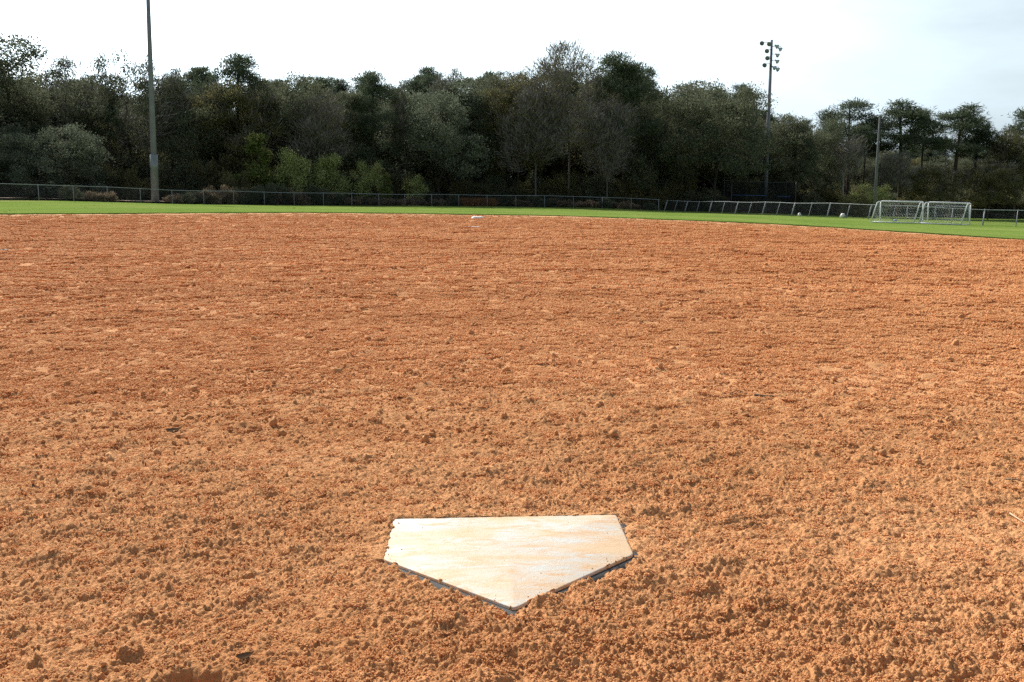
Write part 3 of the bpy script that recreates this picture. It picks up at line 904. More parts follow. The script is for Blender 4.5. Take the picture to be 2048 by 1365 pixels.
def tree_oak(seed, H=14.0, W=12.0, leaves=17000, bare=0.0, low=0.22, trunk_r=None, lobes_n=11, lm='oak_leaf', twigs=0, fork=0.16, leaf=0.21):
    rng = np.random.default_rng(seed)
    lean = rng.normal(size=2) * 0.03 * H
    zt = H * fork
    trunk = [(0, 0, -0.3), (0.05, 0.02, zt * 0.4), (lean[0] * 0.3, lean[1] * 0.3, zt * 0.8), (lean[0] * 0.5, lean[1] * 0.5, zt * 1.15)]
    lobes = [(lean[0], lean[1], H * 0.62, W * 0.26, W * 0.26, H * 0.24)]
    for k in range(lobes_n):
        a = k * 2.399 + rng.random(); t = (k + 0.5) / lobes_n
        z = H * (low + 0.10 + (0.80 - low) * t)
        rad = W * 0.5 * math.sqrt(max(0.05, 1 - ((z / H - 0.48) / 0.56) ** 2)) * rng.uniform(0.5, 0.80)
        q = rng.uniform(0.15, 0.235) * W
        z = min(z, H - q * 0.75)
        lobes.append((rad * math.cos(a), rad * math.sin(a), z, q, q, q * 0.72))
    lim = lobed_points(rng, 16, lobes, 0.2); sec = lobed_points(rng, 70, lobes, 0.4); tip = lobed_points(rng, 240, lobes, 0.55)
    nodes, par, rad = skeleton(trunk, [(lim, H * 0.09, 1), (sec, H * 0.07, 1), (tip, H * 0.05, 0.7)], rng, 0.16, 0.014, 2.25)
    tr = limbs_mesh('oak_trunk', nodes, par, rad, 0.012)
    tr.materials.append(M['oak_bark'])
    # foliage in clumps round the ends of the branches
    cl = tip[rng.random(len(tip)) >= bare]
    cl = np.concatenate([cl, lobed_points(rng, int(len(cl) * 0.6), lobes, 0.75)])
    i = rng.integers(0, len(cl), leaves)
    sg = (0.022 + 0.02 * rng.random(len(cl))) * (H + W) * 0.5
    pos = cl[i] + np.clip(rng.normal(size=(leaves, 3)), -1.7, 1.7) * sg[i][:, None] * np.array([1.2, 1.2, 0.65])
    pos = pos[pos[:, 2] > 0.15]
    v, q = leaf_mesh('l', pos, leaf, 0.55, rng, np.array([0, 0, 1.0]), 0.25)
    cr = np_mesh('oak_crown', v, q, None, False); cr.materials.append(M[lm])
    tw = None
    if twigs:
        top = tip[tip[:, 2] > H * 0.35] if bare < 1 else tip
        i = rng.integers(0, len(top), twigs); out = unit(top[i] - np.array([0, 0, H * 0.35]))
        pos = top[i] + rng.normal(size=(twigs, 3)) * 0.35
        v, q = leaf_mesh('t', pos, 0.95, 0.05, rng, out + np.array([0, 0, 0.3]), 0.55)
        tw = np_mesh('twigs', v, q, None, False); tw.materials.append(M['twig'])
    return tr, cr, tw
def tree_pine(seed, H=15.0, W=6.5, crown=0.42, n=9000, lm='pine_needle', lean=0.0, tufts=46):
    rng = np.random.default_rng(seed)
    bend = rng.normal(size=2) * 0.02 * H + np.array([lean * H, 0])
    trunk = [(bend[0] * u * u, bend[1] * u * u, -0.3 + u * (H - 0.3)) for u in np.linspace(0, 1, 12)]
    lobes = []
    m = 9
    for k in range(m):
        t = (k + 0.5) / m; z = H * (1 - crown + crown * t)
        ra = W * 0.5 * (0.55 + 0.5 * math.sin(math.pi * min(1, t * 0.9 + 0.12))) * (1 - 0.72 * t ** 2.2)
        a = k * 2.399 + rng.random(); q = W * rng.uniform(0.13, 0.22)
        c = np.array([np.interp(z, [p[2] for p in trunk], [p[0] for p in trunk]), np.interp(z, [p[2] for p in trunk], [p[1] for p in trunk])])
        lobes.append((c[0] + ra * 0.62 * math.cos(a), c[1] + ra * 0.62 * math.sin(a), z - q * 0.3, q * 1.25, q * 1.25, q * 0.75))
    lobes.append((bend[0], bend[1], H - W * 0.12, W * 0.19, W * 0.19, W * 0.13))
    pts = lobed_points(rng, tufts, lobes, 0.4)
    nodes, par, rad = skeleton(trunk, [(pts, H * 0.05, 1)], rng, 0.10, 0.022, 2.3, 0.5)
    rad[:12] = np.linspace(0.021, 0.006, 12) * H * 0.62 + 0.03
    tr = limbs_mesh('pine_trunk', nodes, par, rad, 0.0)
    tr.materials.append(M['pine_bark'])
    i = rng.integers(0, len(pts), n)
    pos = pts[i] + rng.normal(size=(n, 3)) * W * np.array([0.062, 0.062, 0.036])
    out = unit(pos - pts[i] + np.array([0, 0, 0.10 * W]))
    v, q = leaf_mesh('n', pos, 0.42, 0.16, rng, out, 0.5)
    cr = np_mesh('pine_crown', v, q, None, False); cr.materials.append(M[lm])
    return tr, cr, None
def tree_bare(seed, H=14.0, W=7.0, mt='grey_bark', twigs=9000, leaves=2500, low=0.3):
    rng = np.random.default_rng(seed)
    trunk = [(rng.normal() * 0.01 * H * u, rng.normal() * 0.01 * H * u, -0.3 + u * H * 0.72) for u in np.linspace(0, 1, 9)]
    lobes = [(0, 0, H * 0.72, W * 0.30, W * 0.30, H * 0.26)]
    for k in range(8):
        a = k * 2.4 + rng.random(); z = H * (low + (0.9 - low) * (k + 0.5) / 8)
        lobes.append((W * 0.3 * math.cos(a), W * 0.3 * math.sin(a), min(z, H * 0.86), W * 0.2, W * 0.2, H * 0.12))
    lim = lobed_points(rng, 12, lobes, 0.2); sec = lobed_points(rng, 80, lobes, 0.4); tip = lobed_points(rng, 260, lobes, 0.6)
    nodes, par, rad = skeleton(trunk, [(lim, H * 0.08, 1), (sec, H * 0.06, 1), (tip, H * 0.05, 0.7)], rng, 0.12, 0.012, 2.3, 0.6)
    tr = limbs_mesh('bare_trunk', nodes, par, rad, 0.0); tr.materials.append(M[mt])
    i = rng.integers(0, len(tip), twigs)
    out = unit(tip[i] - np.array([0, 0, H * 0.3])) + np.array([0, 0, 0.35])
    pos = tip[i] + rng.normal(size=(twigs, 3)) * np.array([0.45, 0.45, 0.4])
    v, q = leaf_mesh('t', pos, 0.85, 0.05, rng, out, 0.5)
    cr = np_mesh('bare_twigs', v, q, None, False); cr.materials.append(M['twig'])
    lf = None
    if leaves:
        i = rng.integers(0, len(tip), leaves)
        v, q = leaf_mesh('l', tip[i] + rng.normal(size=(leaves, 3)) * 0.5, 0.24, 0.5, rng)
        lf = np_mesh('sparse_leaves', v, q, None, False); lf.materials.append(M['olive_leaf'])
    return tr, cr, lf
def shrub(seed, H=3.0, W=3.0, n=6500, lm='myrtle', leaf=0.15, cone=0.0):
    rng = np.random.default_rng(seed)
    lobes = []
    for k in range(8):
        t = (k + 0.5) / 8; a = k * 2.4 + rng.random()
        r = W * 0.32 * (1 - cone * t) * rng.uniform(0.5, 1); q = W * rng.uniform(0.16, 0.26) * (1 - 0.65 * cone * t)
        lobes.append((r * math.cos(a), r * math.sin(a), min(H * (0.12 + 0.85 * t), H - q * 0.8), q, q, q * 1.05))
    pts = lobed_points(rng, 60, lobes, 0.5)
    trunk = [(0, 0, -0.1), (0, 0, 0.12 * H), (0.02 * W, 0, 0.3 * H)] + ([(0, 0, 0.6 * H), (0, 0, 0.92 * H)] if cone else [])
    nodes, par, rad = skeleton(trunk, [(pts, H * 0.1, 1)], rng, 0.1, 0.010, 2.2)
    st = limbs_mesh('shrub_stems', nodes, par, rad); st.materials.append(M['oak_bark'])
    i = rng.integers(0, len(pts), n)
    pos = pts[i] + rng.normal(size=(n, 3)) * W * 0.055
    pos[:, 2] = np.abs(pos[:, 2]) + 0.02
    v, q = leaf_mesh('l', pos, leaf, 0.42, rng, unit(pos - np.array([0, 0, H * 0.3])), 0.4)
    cr = np_mesh('shrub_leaves', v, q, None, False); cr.materials.append(M[lm])
    return st, cr, None

# a set of trees of each kind; each one standing in the wood is its own object
KIND = {
    'oak_a': (tree_oak(1, 14, 13, 37050), 14, 13), 'oak_b': (tree_oak(2, 15, 11, 35100, low=0.16), 15, 11),
    'oak_c': (tree_oak(3, 13, 14, 37050, low=0.10), 13, 14), 'oak_d': (tree_oak(4, 16, 10, 31200, low=0.26), 16, 10),
    'silver': (tree_oak(5, 14, 14, 40950, low=0.12, lm='silver_leaf'), 14, 14),
    'gnarled': (tree_oak(6, 13, 15, 25350, bare=0.45, low=0.12, twigs=5000, fork=0.13), 13, 15),
    'sparse': (tree_oak(8, 15, 8, 12675, bare=0.35, low=0.32, twigs=3500, fork=0.3), 15, 8),
    'olive': (tree_oak(9, 14, 10, 27300, bare=0.15, low=0.2, lm='olive_leaf', twigs=2500), 14, 10),
    'bare': (tree_bare(10, 16, 12, 'grey_bark', 13000, 5000), 16, 12),
    'bare_b': (tree_bare(11, 14, 7, 'grey_bark', 8000, 3500, 0.4), 14, 7),
    'snag': (tree_bare(12, 11, 4, 'pale_bark', 2500, 900, 0.6), 11, 4),
    'pine_a': (tree_pine(20, 15, 7.5, 0.42, 12000, tufts=60), 15, 7.5), 'pine_b': (tree_pine(21, 15, 6.5, 0.40, 11000, tufts=58), 15, 6.5),
    'pine_c': (tree_pine(22, 16, 5.5, 0.34, 7000, lean=0.02), 16, 5.5), 'pine_d': (tree_pine(23, 14, 8.0, 0.5, 12000), 14, 8), 'pine_e': (tree_pine(24, 15, 8.0, 0.72, 16000, tufts=90), 15, 8),
    'willow': (tree_oak(14, 6.5, 10, 33150, low=0.02, lm='silver_leaf', fork=0.1, leaf=0.15), 6.5, 10),
    'young_pine': (shrub(30, 5, 3.0, 8000, 'young_pine', 0.22, 0.9), 5, 3.0),
    'myrtle_a': (shrub(31, 3.6, 4.2, 8000), 3.6, 4.2), 'myrtle_b': (shrub(32, 4.0, 4.0, 8000, cone=0.4), 4.0, 4.0),
    'bush': (shrub(33, 2.4, 3.4, 5000, 'olive_leaf', 0.16), 2.4, 3.4),
    'brush': (shrub(34, 1.5, 2.6, 5000, 'brush', 0.16), 1.5, 2.6), 'dark_bush': (shrub(35, 2.0, 3.0, 5000, 'oak_leaf', 0.16), 2.0, 3.0),
}
def plant(kind, name, x, y, h, w, rz, label, cat, group, z=None):
    (tr, cr, ex), H0, W0 = KIND[kind]
    root = empty(name, (x, y, (gz(x, y) if z is None else z) + 0.03), rz, label, cat, group)
    root.scale = (w / W0, w / W0, h / H0)
    link('trunk' if cat == 'tree' else 'stems', tr, None, root)
    link('crown' if cat == 'tree' else 'foliage', cr, None, root)
    if ex is not None:
        link('bare_twigs' if ex.name.startswith('twigs') else 'leaves', ex, None, root)
    return root

TREES = [   # kind, name, x, y, height, crown width, turn, label
    ('oak_b', 'oak_tree', -49.0, 92, 14.8, 14.0, 0.3, 'big dark oak at the left edge, tallest tree there, crown cut by the frame'),
    ('willow', 'willow_tree', -41.5, 88, 6.6, 11.0, 0.0, 'low spreading grey-green tree under the big oak at the left edge'),
    ('oak_d', 'oak_tree', -46.5, 102, 12.6, 8.0, 1.2, 'narrow dark oak between the left edge oak and the twiggy gnarled one'),
    ('gnarled', 'oak_tree', -40.5, 101, 14.3, 14.0, 0.0, 'wide gnarled oak with bare twigs on top, left of the tall cropped pole'),
    ('sparse', 'oak_tree', -34.6, 102, 13.8, 6.0, 2.0, 'thin see-through tree with sparse leaves just right of the cropped pole'),
    ('oak_c', 'oak_tree', -33.0, 103, 11.2, 10.0, 0.7, 'rounded low oak between the cropped pole and the tall round pine'),
    ('pine_e', 'pine_tree', -28.9, 106, 14.9, 9.0, 0.4, 'tall pine with a domed crown left of centre, above the young green pine'),
    ('olive', 'oak_tree', -28.4, 103.5, 13.0, 9.5, 1.9, 'dull olive oak directly below the domed pine'),
    ('oak_a', 'oak_tree', -24.0, 107, 13.6, 10.0, 0.0, 'dense oak right of the domed pine, behind the bright shrubs'),
    ('bare_b', 'bare_tree', -20.0, 104, 11.0, 6.0, 0.9, 'thin half-bare tree behind the two bright shrubs'),
    ('oak_d', 'oak_tree', -19.0, 109, 12.8, 7.0, 2.7, 'narrow oak with a notch of sky on its right, behind the shrubs'),
    ('pine_e', 'pine_tree', -15.2, 110, 13.9, 7.6, 1.1, 'dark pine with a flat clumped top, midway along the left half of the wood'),
    ('sparse', 'oak_tree', -12.4, 111, 13.9, 2.6, 0.3, 'slender sapling poking up right of the flat-topped pine'),
    ('silver', 'oak_tree', -8.2, 112, 13.8, 13.5, 0.5, 'broad silvery live oak left of centre with drooping foliage'),
    ('sparse', 'oak_tree', -7.4, 116, 16.0, 5.0, 1.5, 'thin leafy top rising above the silvery live oak'),
    ('oak_d', 'oak_tree', -3.6, 115, 15.4, 6.4, 0.2, 'dark narrow oak just left of the centre, beyond the white base'),
    ('olive', 'oak_tree', 0.6, 114, 15.6, 8.0, 2.2, 'olive oak at the centre, left of the tall grey twiggy tree'),
    ('bare', 'bare_tree', 6.4, 113, 17.2, 13.0, 0.0, 'tall grey twiggy tree right of centre, highest top of the wood'),
    ('bare_b', 'bare_tree', 2.6, 111, 13.0, 7.0, 2.4, 'grey leaning half-bare tree in front of the centre oak'),
    ('pine_d', 'pine_tree', 12.6, 114, 16.6, 9.0, 2.0, 'pine with layered tufted crown next to the grey twiggy tree'),
    ('bare_b', 'bare_tree', 10.6, 111.5, 11.5, 6.0, 4.0, 'pale-stemmed half-bare tree below the layered pine'),
    ('oak_c', 'oak_tree', 17.0, 115, 14.3, 10.5, 1.0, 'dense oak between the layered pine and the big dark dome'),
    ('oak_a', 'oak_tree', 23.2, 114, 14.8, 13.0, 2.4, 'big dark domed oak left of the floodlight pole'),
    ('sparse', 'oak_tree', 27.3, 117, 14.3, 3.4, 0.0, 'spiky thin tree top on the right shoulder of the dark dome'),
    ('oak_b', 'oak_tree', 31.0, 122, 11.8, 10.0, 0.8, 'dark oak behind the foot of the floodlight pole'),
    ('sparse', 'oak_tree', 33.8, 124, 12.3, 3.0, 1.7, 'wispy tree top just right of the floodlight pole'),
    ('oak_c', 'oak_tree', 36.6, 124, 11.7, 9.0, 0.2, 'rounded oak between the floodlight pole and the pine grove'),
    ('snag', 'bare_tree', 41.0, 124, 9.5, 4.5, 0.6, 'pale bare snag with a white trunk, in front of the pine grove'),
    ('pine_a', 'pine_tree', 43.6, 130, 14.7, 9.8, 0.0, 'wide green pine at the left end of the pine grove'),
    ('pine_c', 'pine_tree', 46.2, 132, 12.0, 4.5, 0.9, 'short thin-trunked pine next to the wide green pine'),
    ('pine_b', 'pine_tree', 50.4, 130, 14.4, 10.0, 2.1, 'round-topped pine above the grey utility pole'),
    ('pine_c', 'pine_tree', 54.2, 133, 13.3, 4.6, 3.0, 'slim pine in the gap between the two round-topped pines'),
    ('pine_b', 'pine_tree', 57.2, 130, 14.2, 9.2, 4.4, 'round-topped pine over the right soccer goal'),
    ('pine_c', 'pine_tree', 61.0, 132, 12.0, 5.5, 5.0, 'lower pine at the dip in the tree tops near the right edge'),
    ('olive', 'oak_tree', 64.5, 128, 12.0, 8.0, 0.5, 'olive tree at the right edge, left of the last pine'),
    ('pine_d', 'pine_tree', 67.8, 130, 13.8, 10.0, 1.3, 'last pine, cut by the right edge of the picture'),
    ('olive', 'oak_tree', 52.5, 126, 7.0, 7.0, 1.4, 'small olive tree under the pines behind the left goal'),
    ('bare_b', 'bare_tree', 47.4, 125, 8.0, 5.0, 2.0, 'small twiggy tree under the pine grove by the utility pole'),
    ('olive', 'oak_tree', 59.6, 125, 7.6, 7.0, 3.3, 'small olive tree under the pines right of the goals'),
]
for (k, nm, x, y, h, w, rz, lb) in TREES:
    plant(k, nm, x, y, h, w, rz, lb, 'tree', {'oak_tree': 'oaks of the wood', 'pine_tree': 'pines of the wood', 'bare_tree': 'half-bare trees of the wood', 'willow_tree': None}[nm])

SHRUBS = [
    ('young_pine', 'young_pine', -24.6, 97.5, 6.5, 4.8, 0.0, 'bright green young pine behind the fence, taller than the shrubs beside it'),
    ('myrtle_a', 'shrub', -21.9, 98.5, 4.7, 4.8, 0.4, 'yellow-green shrub right next to the young pine'),
    ('myrtle_b', 'shrub', -18.7, 100.5, 5.0, 5.6, 1.0, 'largest yellow-green shrub, second right of the young pine'),
    ('myrtle_a', 'shrub', -14.8, 103.5, 3.9, 3.6, 2.0, 'green shrub standing alone right of the two yellow-green ones'),
    ('young_pine', 'young_pine', -13.0, 104, 3.2, 1.8, 1.0, 'tiny pine sapling right of the shrubs'),
    ('bush', 'bush', -26.4, 95.5, 3.0, 3.2, 0.6, 'leafy bush at the left foot of the young pine'),
    ('myrtle_a', 'shrub', -10.2, 107.2, 2.8, 3.6, 3.2, 'low grey-green shrub left of the orange grass'),
    ('bush', 'bush', 38.6, 113, 2.4, 3.6, 0.0, 'pale bush behind the right fence, right of the floodlight pole'),
    ('myrtle_a', 'shrub', 42.2, 117, 3.4, 5.0, 1.5, 'yellowish shrub behind the right fence beneath the pale snag'),
]
for (k, nm, x, y, h, w, rz, lb) in SHRUBS:
    plant(k, nm, x, y, h, w, rz, lb, 'shrub', 'shrubs behind the outfield fence')

# the depth of the wood: nobody could count these stems
def join_kinds(k):
    (tr, cr, ex), H0, W0 = KIND[k]
    V, Q, MI, n, mats = [], [], [], 0, []
    for me in (tr, cr):
        c = np.zeros(len(me.vertices) * 3, np.float32); me.vertices.foreach_get('co', c)
        lp = np.zeros(len(me.loops), np.int32); me.loops.foreach_get('vertex_index', lp)
        c = c.reshape(-1, 3); q = lp.reshape(-1, 4)
        V.append(c); Q.append(q + n); MI.append(np.full(len(q), len(mats))); n += len(c); mats.append(me.materials[0])
    me = np_mesh('wood_kind', np.concatenate(V), np.concatenate(Q), None, False)
    for m in mats: me.materials.append(m)
    me.polygons.foreach_set('material_index', np.concatenate(MI).astype(np.int32)); me.update()
    return me
def wood_edge(x):
    return np.interp(x, [-120, -52, -42, -34, -24, -9, 2, 13, 22, 36, 46, 60, 110], [60, 84, 94, 101, 107, 116, 119, 119, 120, 126, 138, 138, 128])
def build_background_wood():
    pts, scl = [], []
    r = np.random.default_rng(5)
    for k in range(420):
        x = r.uniform(-105, 115); d = 3 + 55 * r.random() ** 1.3
        y = wood_edge(x) + d
        if x < -52: y = wood_edge(x) + 12 + d
        u = x / y
        cap = np.interp(u, [-0.7, -0.52, -0.47, -0.43, -0.36, -0.28, -0.2, -0.1, 0, 0.1, 0.2, 0.235, 0.27, 0.32, 0.45, 0.6],
                        [14, 14, 12.6, 12.6, 12.0, 13.0, 12.5, 12.8, 13.4, 14.0, 12.6, 11.5, 9.0, 7.6, 7.0, 7.0])
        h = cap * (y / 112) * r.uniform(0.72, 1.0)
        pts.append((x, y, gz(x, y))); scl.append((h / 14 * r.uniform(0.75, 1.1), h / 14 * r.uniform(0.75, 1.1), h / 14))
    n = len(pts)
    scatter('background_wood', [(join_kinds(k), None) for k in ('oak_a', 'oak_d', 'olive', 'pine_c')], pts,
            np.stack([np.zeros(n), np.zeros(n), r.uniform(0, 6.28, n)], 1), scl, 'deep dark mass of trees behind the front row of the wood', 'wood')
    # undergrowth along the foot of the wood
    pts, scl = [], []
    for k in range(520):
        x = r.uniform(-75, 85); y = wood_edge(x) - 5 + 16 * r.random() ** 1.5
        if 30 < x and y < 122: y += 6
        h = r.uniform(0.6, 1.7)
        pts.append((x, y, gz(x, y))); scl.append((r.uniform(0.8, 1.6), r.uniform(0.8, 1.6), h))
    for k in range(260):
        x = r.uniform(-80, 90); y = wood_edge(x) + 12 + 30 * r.random()
        h = r.uniform(1.2, 2.2)
        pts.append((x, y, gz(x, y))); scl.append((r.uniform(1.3, 2.2), r.uniform(1.0, 1.6), h))
    n = len(pts)
    scatter('undergrowth', [(join_kinds(k), None) for k in ('dark_bush', 'bush', 'dark_bush')], pts,
            np.stack([np.zeros(n), np.zeros(n), r.uniform(0, 6.28, n)], 1), scl, 'dark tangled undergrowth along the foot of the wood', 'undergrowth')
    # dry brush and vines grown into the fence
    pts, scl = [], []
    line = resample(LEFT_LINE, 0.5)
    for p in line:
        t = p[0]
        dn = 1.0 if -27.5 < t < -13 else (0.55 if -13 <= t < 3 else (0.10 if t < -30 else 0.6))
        if -33 < t < -28.5: dn = 0.18
        if r.random() < dn:
            off = 0.5 + 2.0 * r.random()
            x, y = p[0] - 0.35 * off, p[1] + off
            big = 1.0 if -27.5 < t < -17 else 0.55
            pts.append((x, y, gz(x, y))); scl.append((r.uniform(0.5, 0.9), r.uniform(0.4, 0.7), big * r.uniform(0.55, 1.0)))
    n = len(pts)
    scatter('fence_brush', [(join_kinds(k), None) for k in ('brush', 'brush', 'dark_bush')], pts,
            np.stack([np.zeros(n), np.zeros(n), r.uniform(0, 6.28, n)], 1), scl, 'dry grey-brown brush growing through the outfield fence', 'brush')
build_background_wood()

def blades_mesh(n, h, spread, w, rng, lean=0.35):
    a = rng.uniform(0, 6.28, n); r = spread * np.sqrt(rng.random(n))
    p = np.stack([r * np.cos(a), r * np.sin(a), np.zeros(n)], 1)
    up = unit(np.stack([rng.normal(size=n) * lean, rng.normal(size=n) * lean, np.ones(n)], 1))
    s = unit(np.cross(up, rng.normal(size=(n, 3)))); L = (h * rng.uniform(0.5, 1.1, n))[:, None]
    v = np.stack([p - s * w, p + s * w, p + up * L * 0.6 + s * w * 0.7, p + up * L + np.array([0, 0, -0.1]) * L], 1).reshape(-1, 3)
    return np_mesh('blades', v, np.arange(n * 4).reshape(-1, 4), None, False)
# orange broomsedge behind the fence
def build_broomsedge():
    r = np.random.default_rng(15)
    n = 150
    x = r.uniform(-6.8, -1.9, n); y = 106.6 + 1.6 * r.random(n) + 0.12 * x
    pts = np.stack([x, y, terrain(x, y) + 0.03], 1)
    s = r.uniform(0.6, 1.05, n)
    scatter('broomsedge', [(blades_mesh(70, 1.05, 0.22, 0.012, np.random.default_rng(50 + k), 0.16), M['broom']) for k in range(3)], pts,
            np.stack([np.zeros(n), np.zeros(n), r.uniform(0, 6.28, n)], 1), np.stack([s, s, s], 1), 'patch of dry orange grass behind the fence near the centre', 'dry grass')
build_broomsedge()
# grass tufts of the outfield
def build_tufts():
    r = np.random.default_rng(16)
    n1, n2 = 26000, 200
    th = np.concatenate([r.uniform(-0.62, 0.62, n1), r.uniform(-0.62, 0.62, n2)])
    k = np.concatenate([np.abs(r.normal(size=n1)) * 0.30 - 0.05, 70 * r.random(n2) ** 1.4])
    R = r_edge(th) + k
    x, y = R * np.sin(th), R * np.cos(th)
    z = terrain(x, y) + 0.012
    s = np.where(k < 0.6, r.uniform(0.35, 0.9, n1 + n2), r.uniform(0.5, 0.9, n1 + n2)) * np.clip(1 + k / 40, 1, 2)
    scatter('grass_blades', [(blades_mesh(16, 0.055, 0.07, 0.0035, np.random.default_rng(60 + i), 0.6), M['blade']) for i in range(4)],
            np.stack([x, y, z], 1), np.stack([np.zeros(len(x)), np.zeros(len(x)), r.uniform(0, 6.28, len(x))], 1), np.stack([s, s, s * 0.9], 1),
            'short green blades of the mown outfield grass', 'grass')
build_tufts()

# ------------------------------------------------------------------ chain-link fences
def make_fence(line, step, height, lean, label, thick, group):
    P = resample(line, step); n = len(P)
    T = np.gradient(P, axis=0); T /= np.linalg.norm(T, axis=1)[:, None]
    Nn = np.stack([-T[:, 1], T[:, 0]], 1)
    z = terrain(P[:, 0], P[:, 1])
    base = np.concatenate([P, z[:, None]], 1)
    hh = height + 0.03 * np.sin(np.arange(n) * 1.7)
    top = base + np.stack([Nn[:, 0] * lean, Nn[:, 1] * lean, hh], 1)
    o0 = base[n // 2]
    root = empty('chain_link_fence', tuple(o0), 0, label, 'fence', group)
    for i in range(n):
        mb = MB()
        rr = 0.052 if (thick and i % 2 == 0) else 0.030
        b, t = base[i], top[i]
        d = (t - b) / np.linalg.norm(t - b)
        mb.tube([b - d * 0.25 - o0, t + d * 0.01 - o0], rr, 8)
        mb.tube([t + d * 0.01 - o0, t + d * 0.05 - o0], [rr * 1.12, rr * 0.6], 8)
        link('post', mb.mesh('fence_post'), M['galv'], root)
    mb = MB(); mb.tube(top - np.array([0, 0, 0.0]) - o0 - Nn_pad(Nn) * 0.045, 0.024, 6)
    link('top_rail', mb.mesh('fence_top_rail'), M['galv'], root)
    # woven wire: diagonals both ways, in front of the posts
    A, B = [], []
    for i in range(n - 1):
        L = np.linalg.norm(P[i + 1] - P[i]); m = int(L / 0.075)
        h0 = hh[i]; k = h0 / L
        def at(u, v):
            b = base[i] * (1 - u) + base[i + 1] * u; t = top[i] * (1 - u) + top[i + 1] * u
            return b + (t - b) * v - np.array([Nn[i][0], Nn[i][1], 0]) * 0.055
        for j in range(-int(m * k) - 1, m + 1):
            for sgn in (1, -1):
                # line v = (u*L - s0)/h0 clipped to the panel
                s0 = j * 0.075
                u0, v0 = (s0 / L, 0.0) if s0 >= 0 else (0.0, -s0 / h0)
                u1, v1 = ((s0 + h0) / L, 1.0) if s0 + h0 <= L else (1.0, (L - s0) / h0)
                if u1 <= u0 or v0 >= 1: continue
                if sgn < 0: v0, v1 = 1 - v0, 1 - v1
                A.append(at(u0, v0 * 0.97 + 0.02)); B.append(at(u1, v1 * 0.97 + 0.02))
    v, q = prisms(np.array(A) - o0, np.array(B) - o0, 0.0026)
    link('chain_link_mesh', np_mesh('fence_wire', v, q, None, True), M['wire'], root)
def Nn_pad(N):
    return np.concatenate([N, np.zeros((len(N), 1))], 1)
make_fence(LEFT_LINE, 3.05, 1.20, 0.0, 'upright grey chain-link outfield fence along the left and centre of the wood', False, 'chain-link fences')
make_fence(RIGHT_LINE, 2.12, 1.14, 0.36, 'leaning chain-link fence with slanted posts on the right of the field', True, 'chain-link fences')

# ------------------------------------------------------------------ light poles
def lamp_head(parent, c, aim):
    """one floodlight: bowl, lens and bracket"""
    aim = np.array(aim, float); aim /= np.linalg.norm(aim)
    mb = MB()
    mb.lathe([(0.02, -0.40), (0.09, -0.39), (0.10, -0.24), (0.13, -0.20), (0.22, -0.10), (0.265, 0.02), (0.27, 0.05), (0.25, 0.05)], c, aim, 14)
    h = link('lamp_head', mb.mesh('lamp_head'), M['lamp_shell'], parent)
    m2 = MB(); m2.lathe([(0.25, 0.035), (0.16, 0.060), (0.0, 0.068)], c, aim, 14)
    l = link('lens', m2.mesh('lamp_lens'), M['lamp_glass'], h)
    return h
def make_floodlight_pole():
    b = (30.16, 119.2, -1.35)
    root = empty('floodlight_pole', b, 0, 'tall floodlight pole with lamps on both sides, right of centre against the sky', 'light pole', 'field light poles')
    H = 19.95
    mb = MB(); mb.tube([(0, 0, -0.3), (0.05, 0, H * 0.5), (0.1, 0, H)], [0.27, 0.215, 0.14], 14)
    link('pole', mb.mesh('floodlight_shaft'), M['pole'], root)
    for q in ((0.02, -3.05), (0.05, -2.2), (0.06, -1.35)):
        mb = MB(); mb.box((q[0], -0.2, H + q[1]), (0.22, 0.15, 0.52))
        link('ballast_box', mb.mesh('ballast_box', False), M['dark_metal'], root)
    heads = [(-1.18, -0.42, -0.7), (-0.33, -0.52, -0.5), (-0.56, -1.30, -0.9), (-0.48, -2.10, -0.8), (-0.78, -2.90, -1.0),
             (0.62, -0.80, 0.75), (1.02, -1.12, 0.95), (0.72, -1.80, 0.9), (0.72, -2.50, 0.9), (0.42, -3.22, 0.8), (0.80, -3.40, 0.95)]
    for lvl, x0, x1 in ((-0.28, -1.3, 0.1), (-0.75, 0.0, 1.1), (-1.12, -0.7, 0.1), (-1.62, 0.0, 0.8), (-1.92, -0.62, 0.1), (-2.32, 0.0, 0.8), (-2.72, -0.9, 0.1), (-3.08, 0.0, 0.95)):
        mb = MB(); mb.tube([(x0 + 0.08, -0.14, H + lvl), (x1 + 0.08, -0.14, H + lvl)], 0.035, 6)
        link('cross_arm', mb.mesh('cross_arm'), M['galv'], root)
    for x, z, s in heads:
        aim = (-0.45, -0.78, -0.42) if x < 0 else (0.86, 0.30, -0.45)
        lamp_head(root, np.array([x + 0.08, -0.32, H + z]), aim)
    return root
make_floodlight_pole()
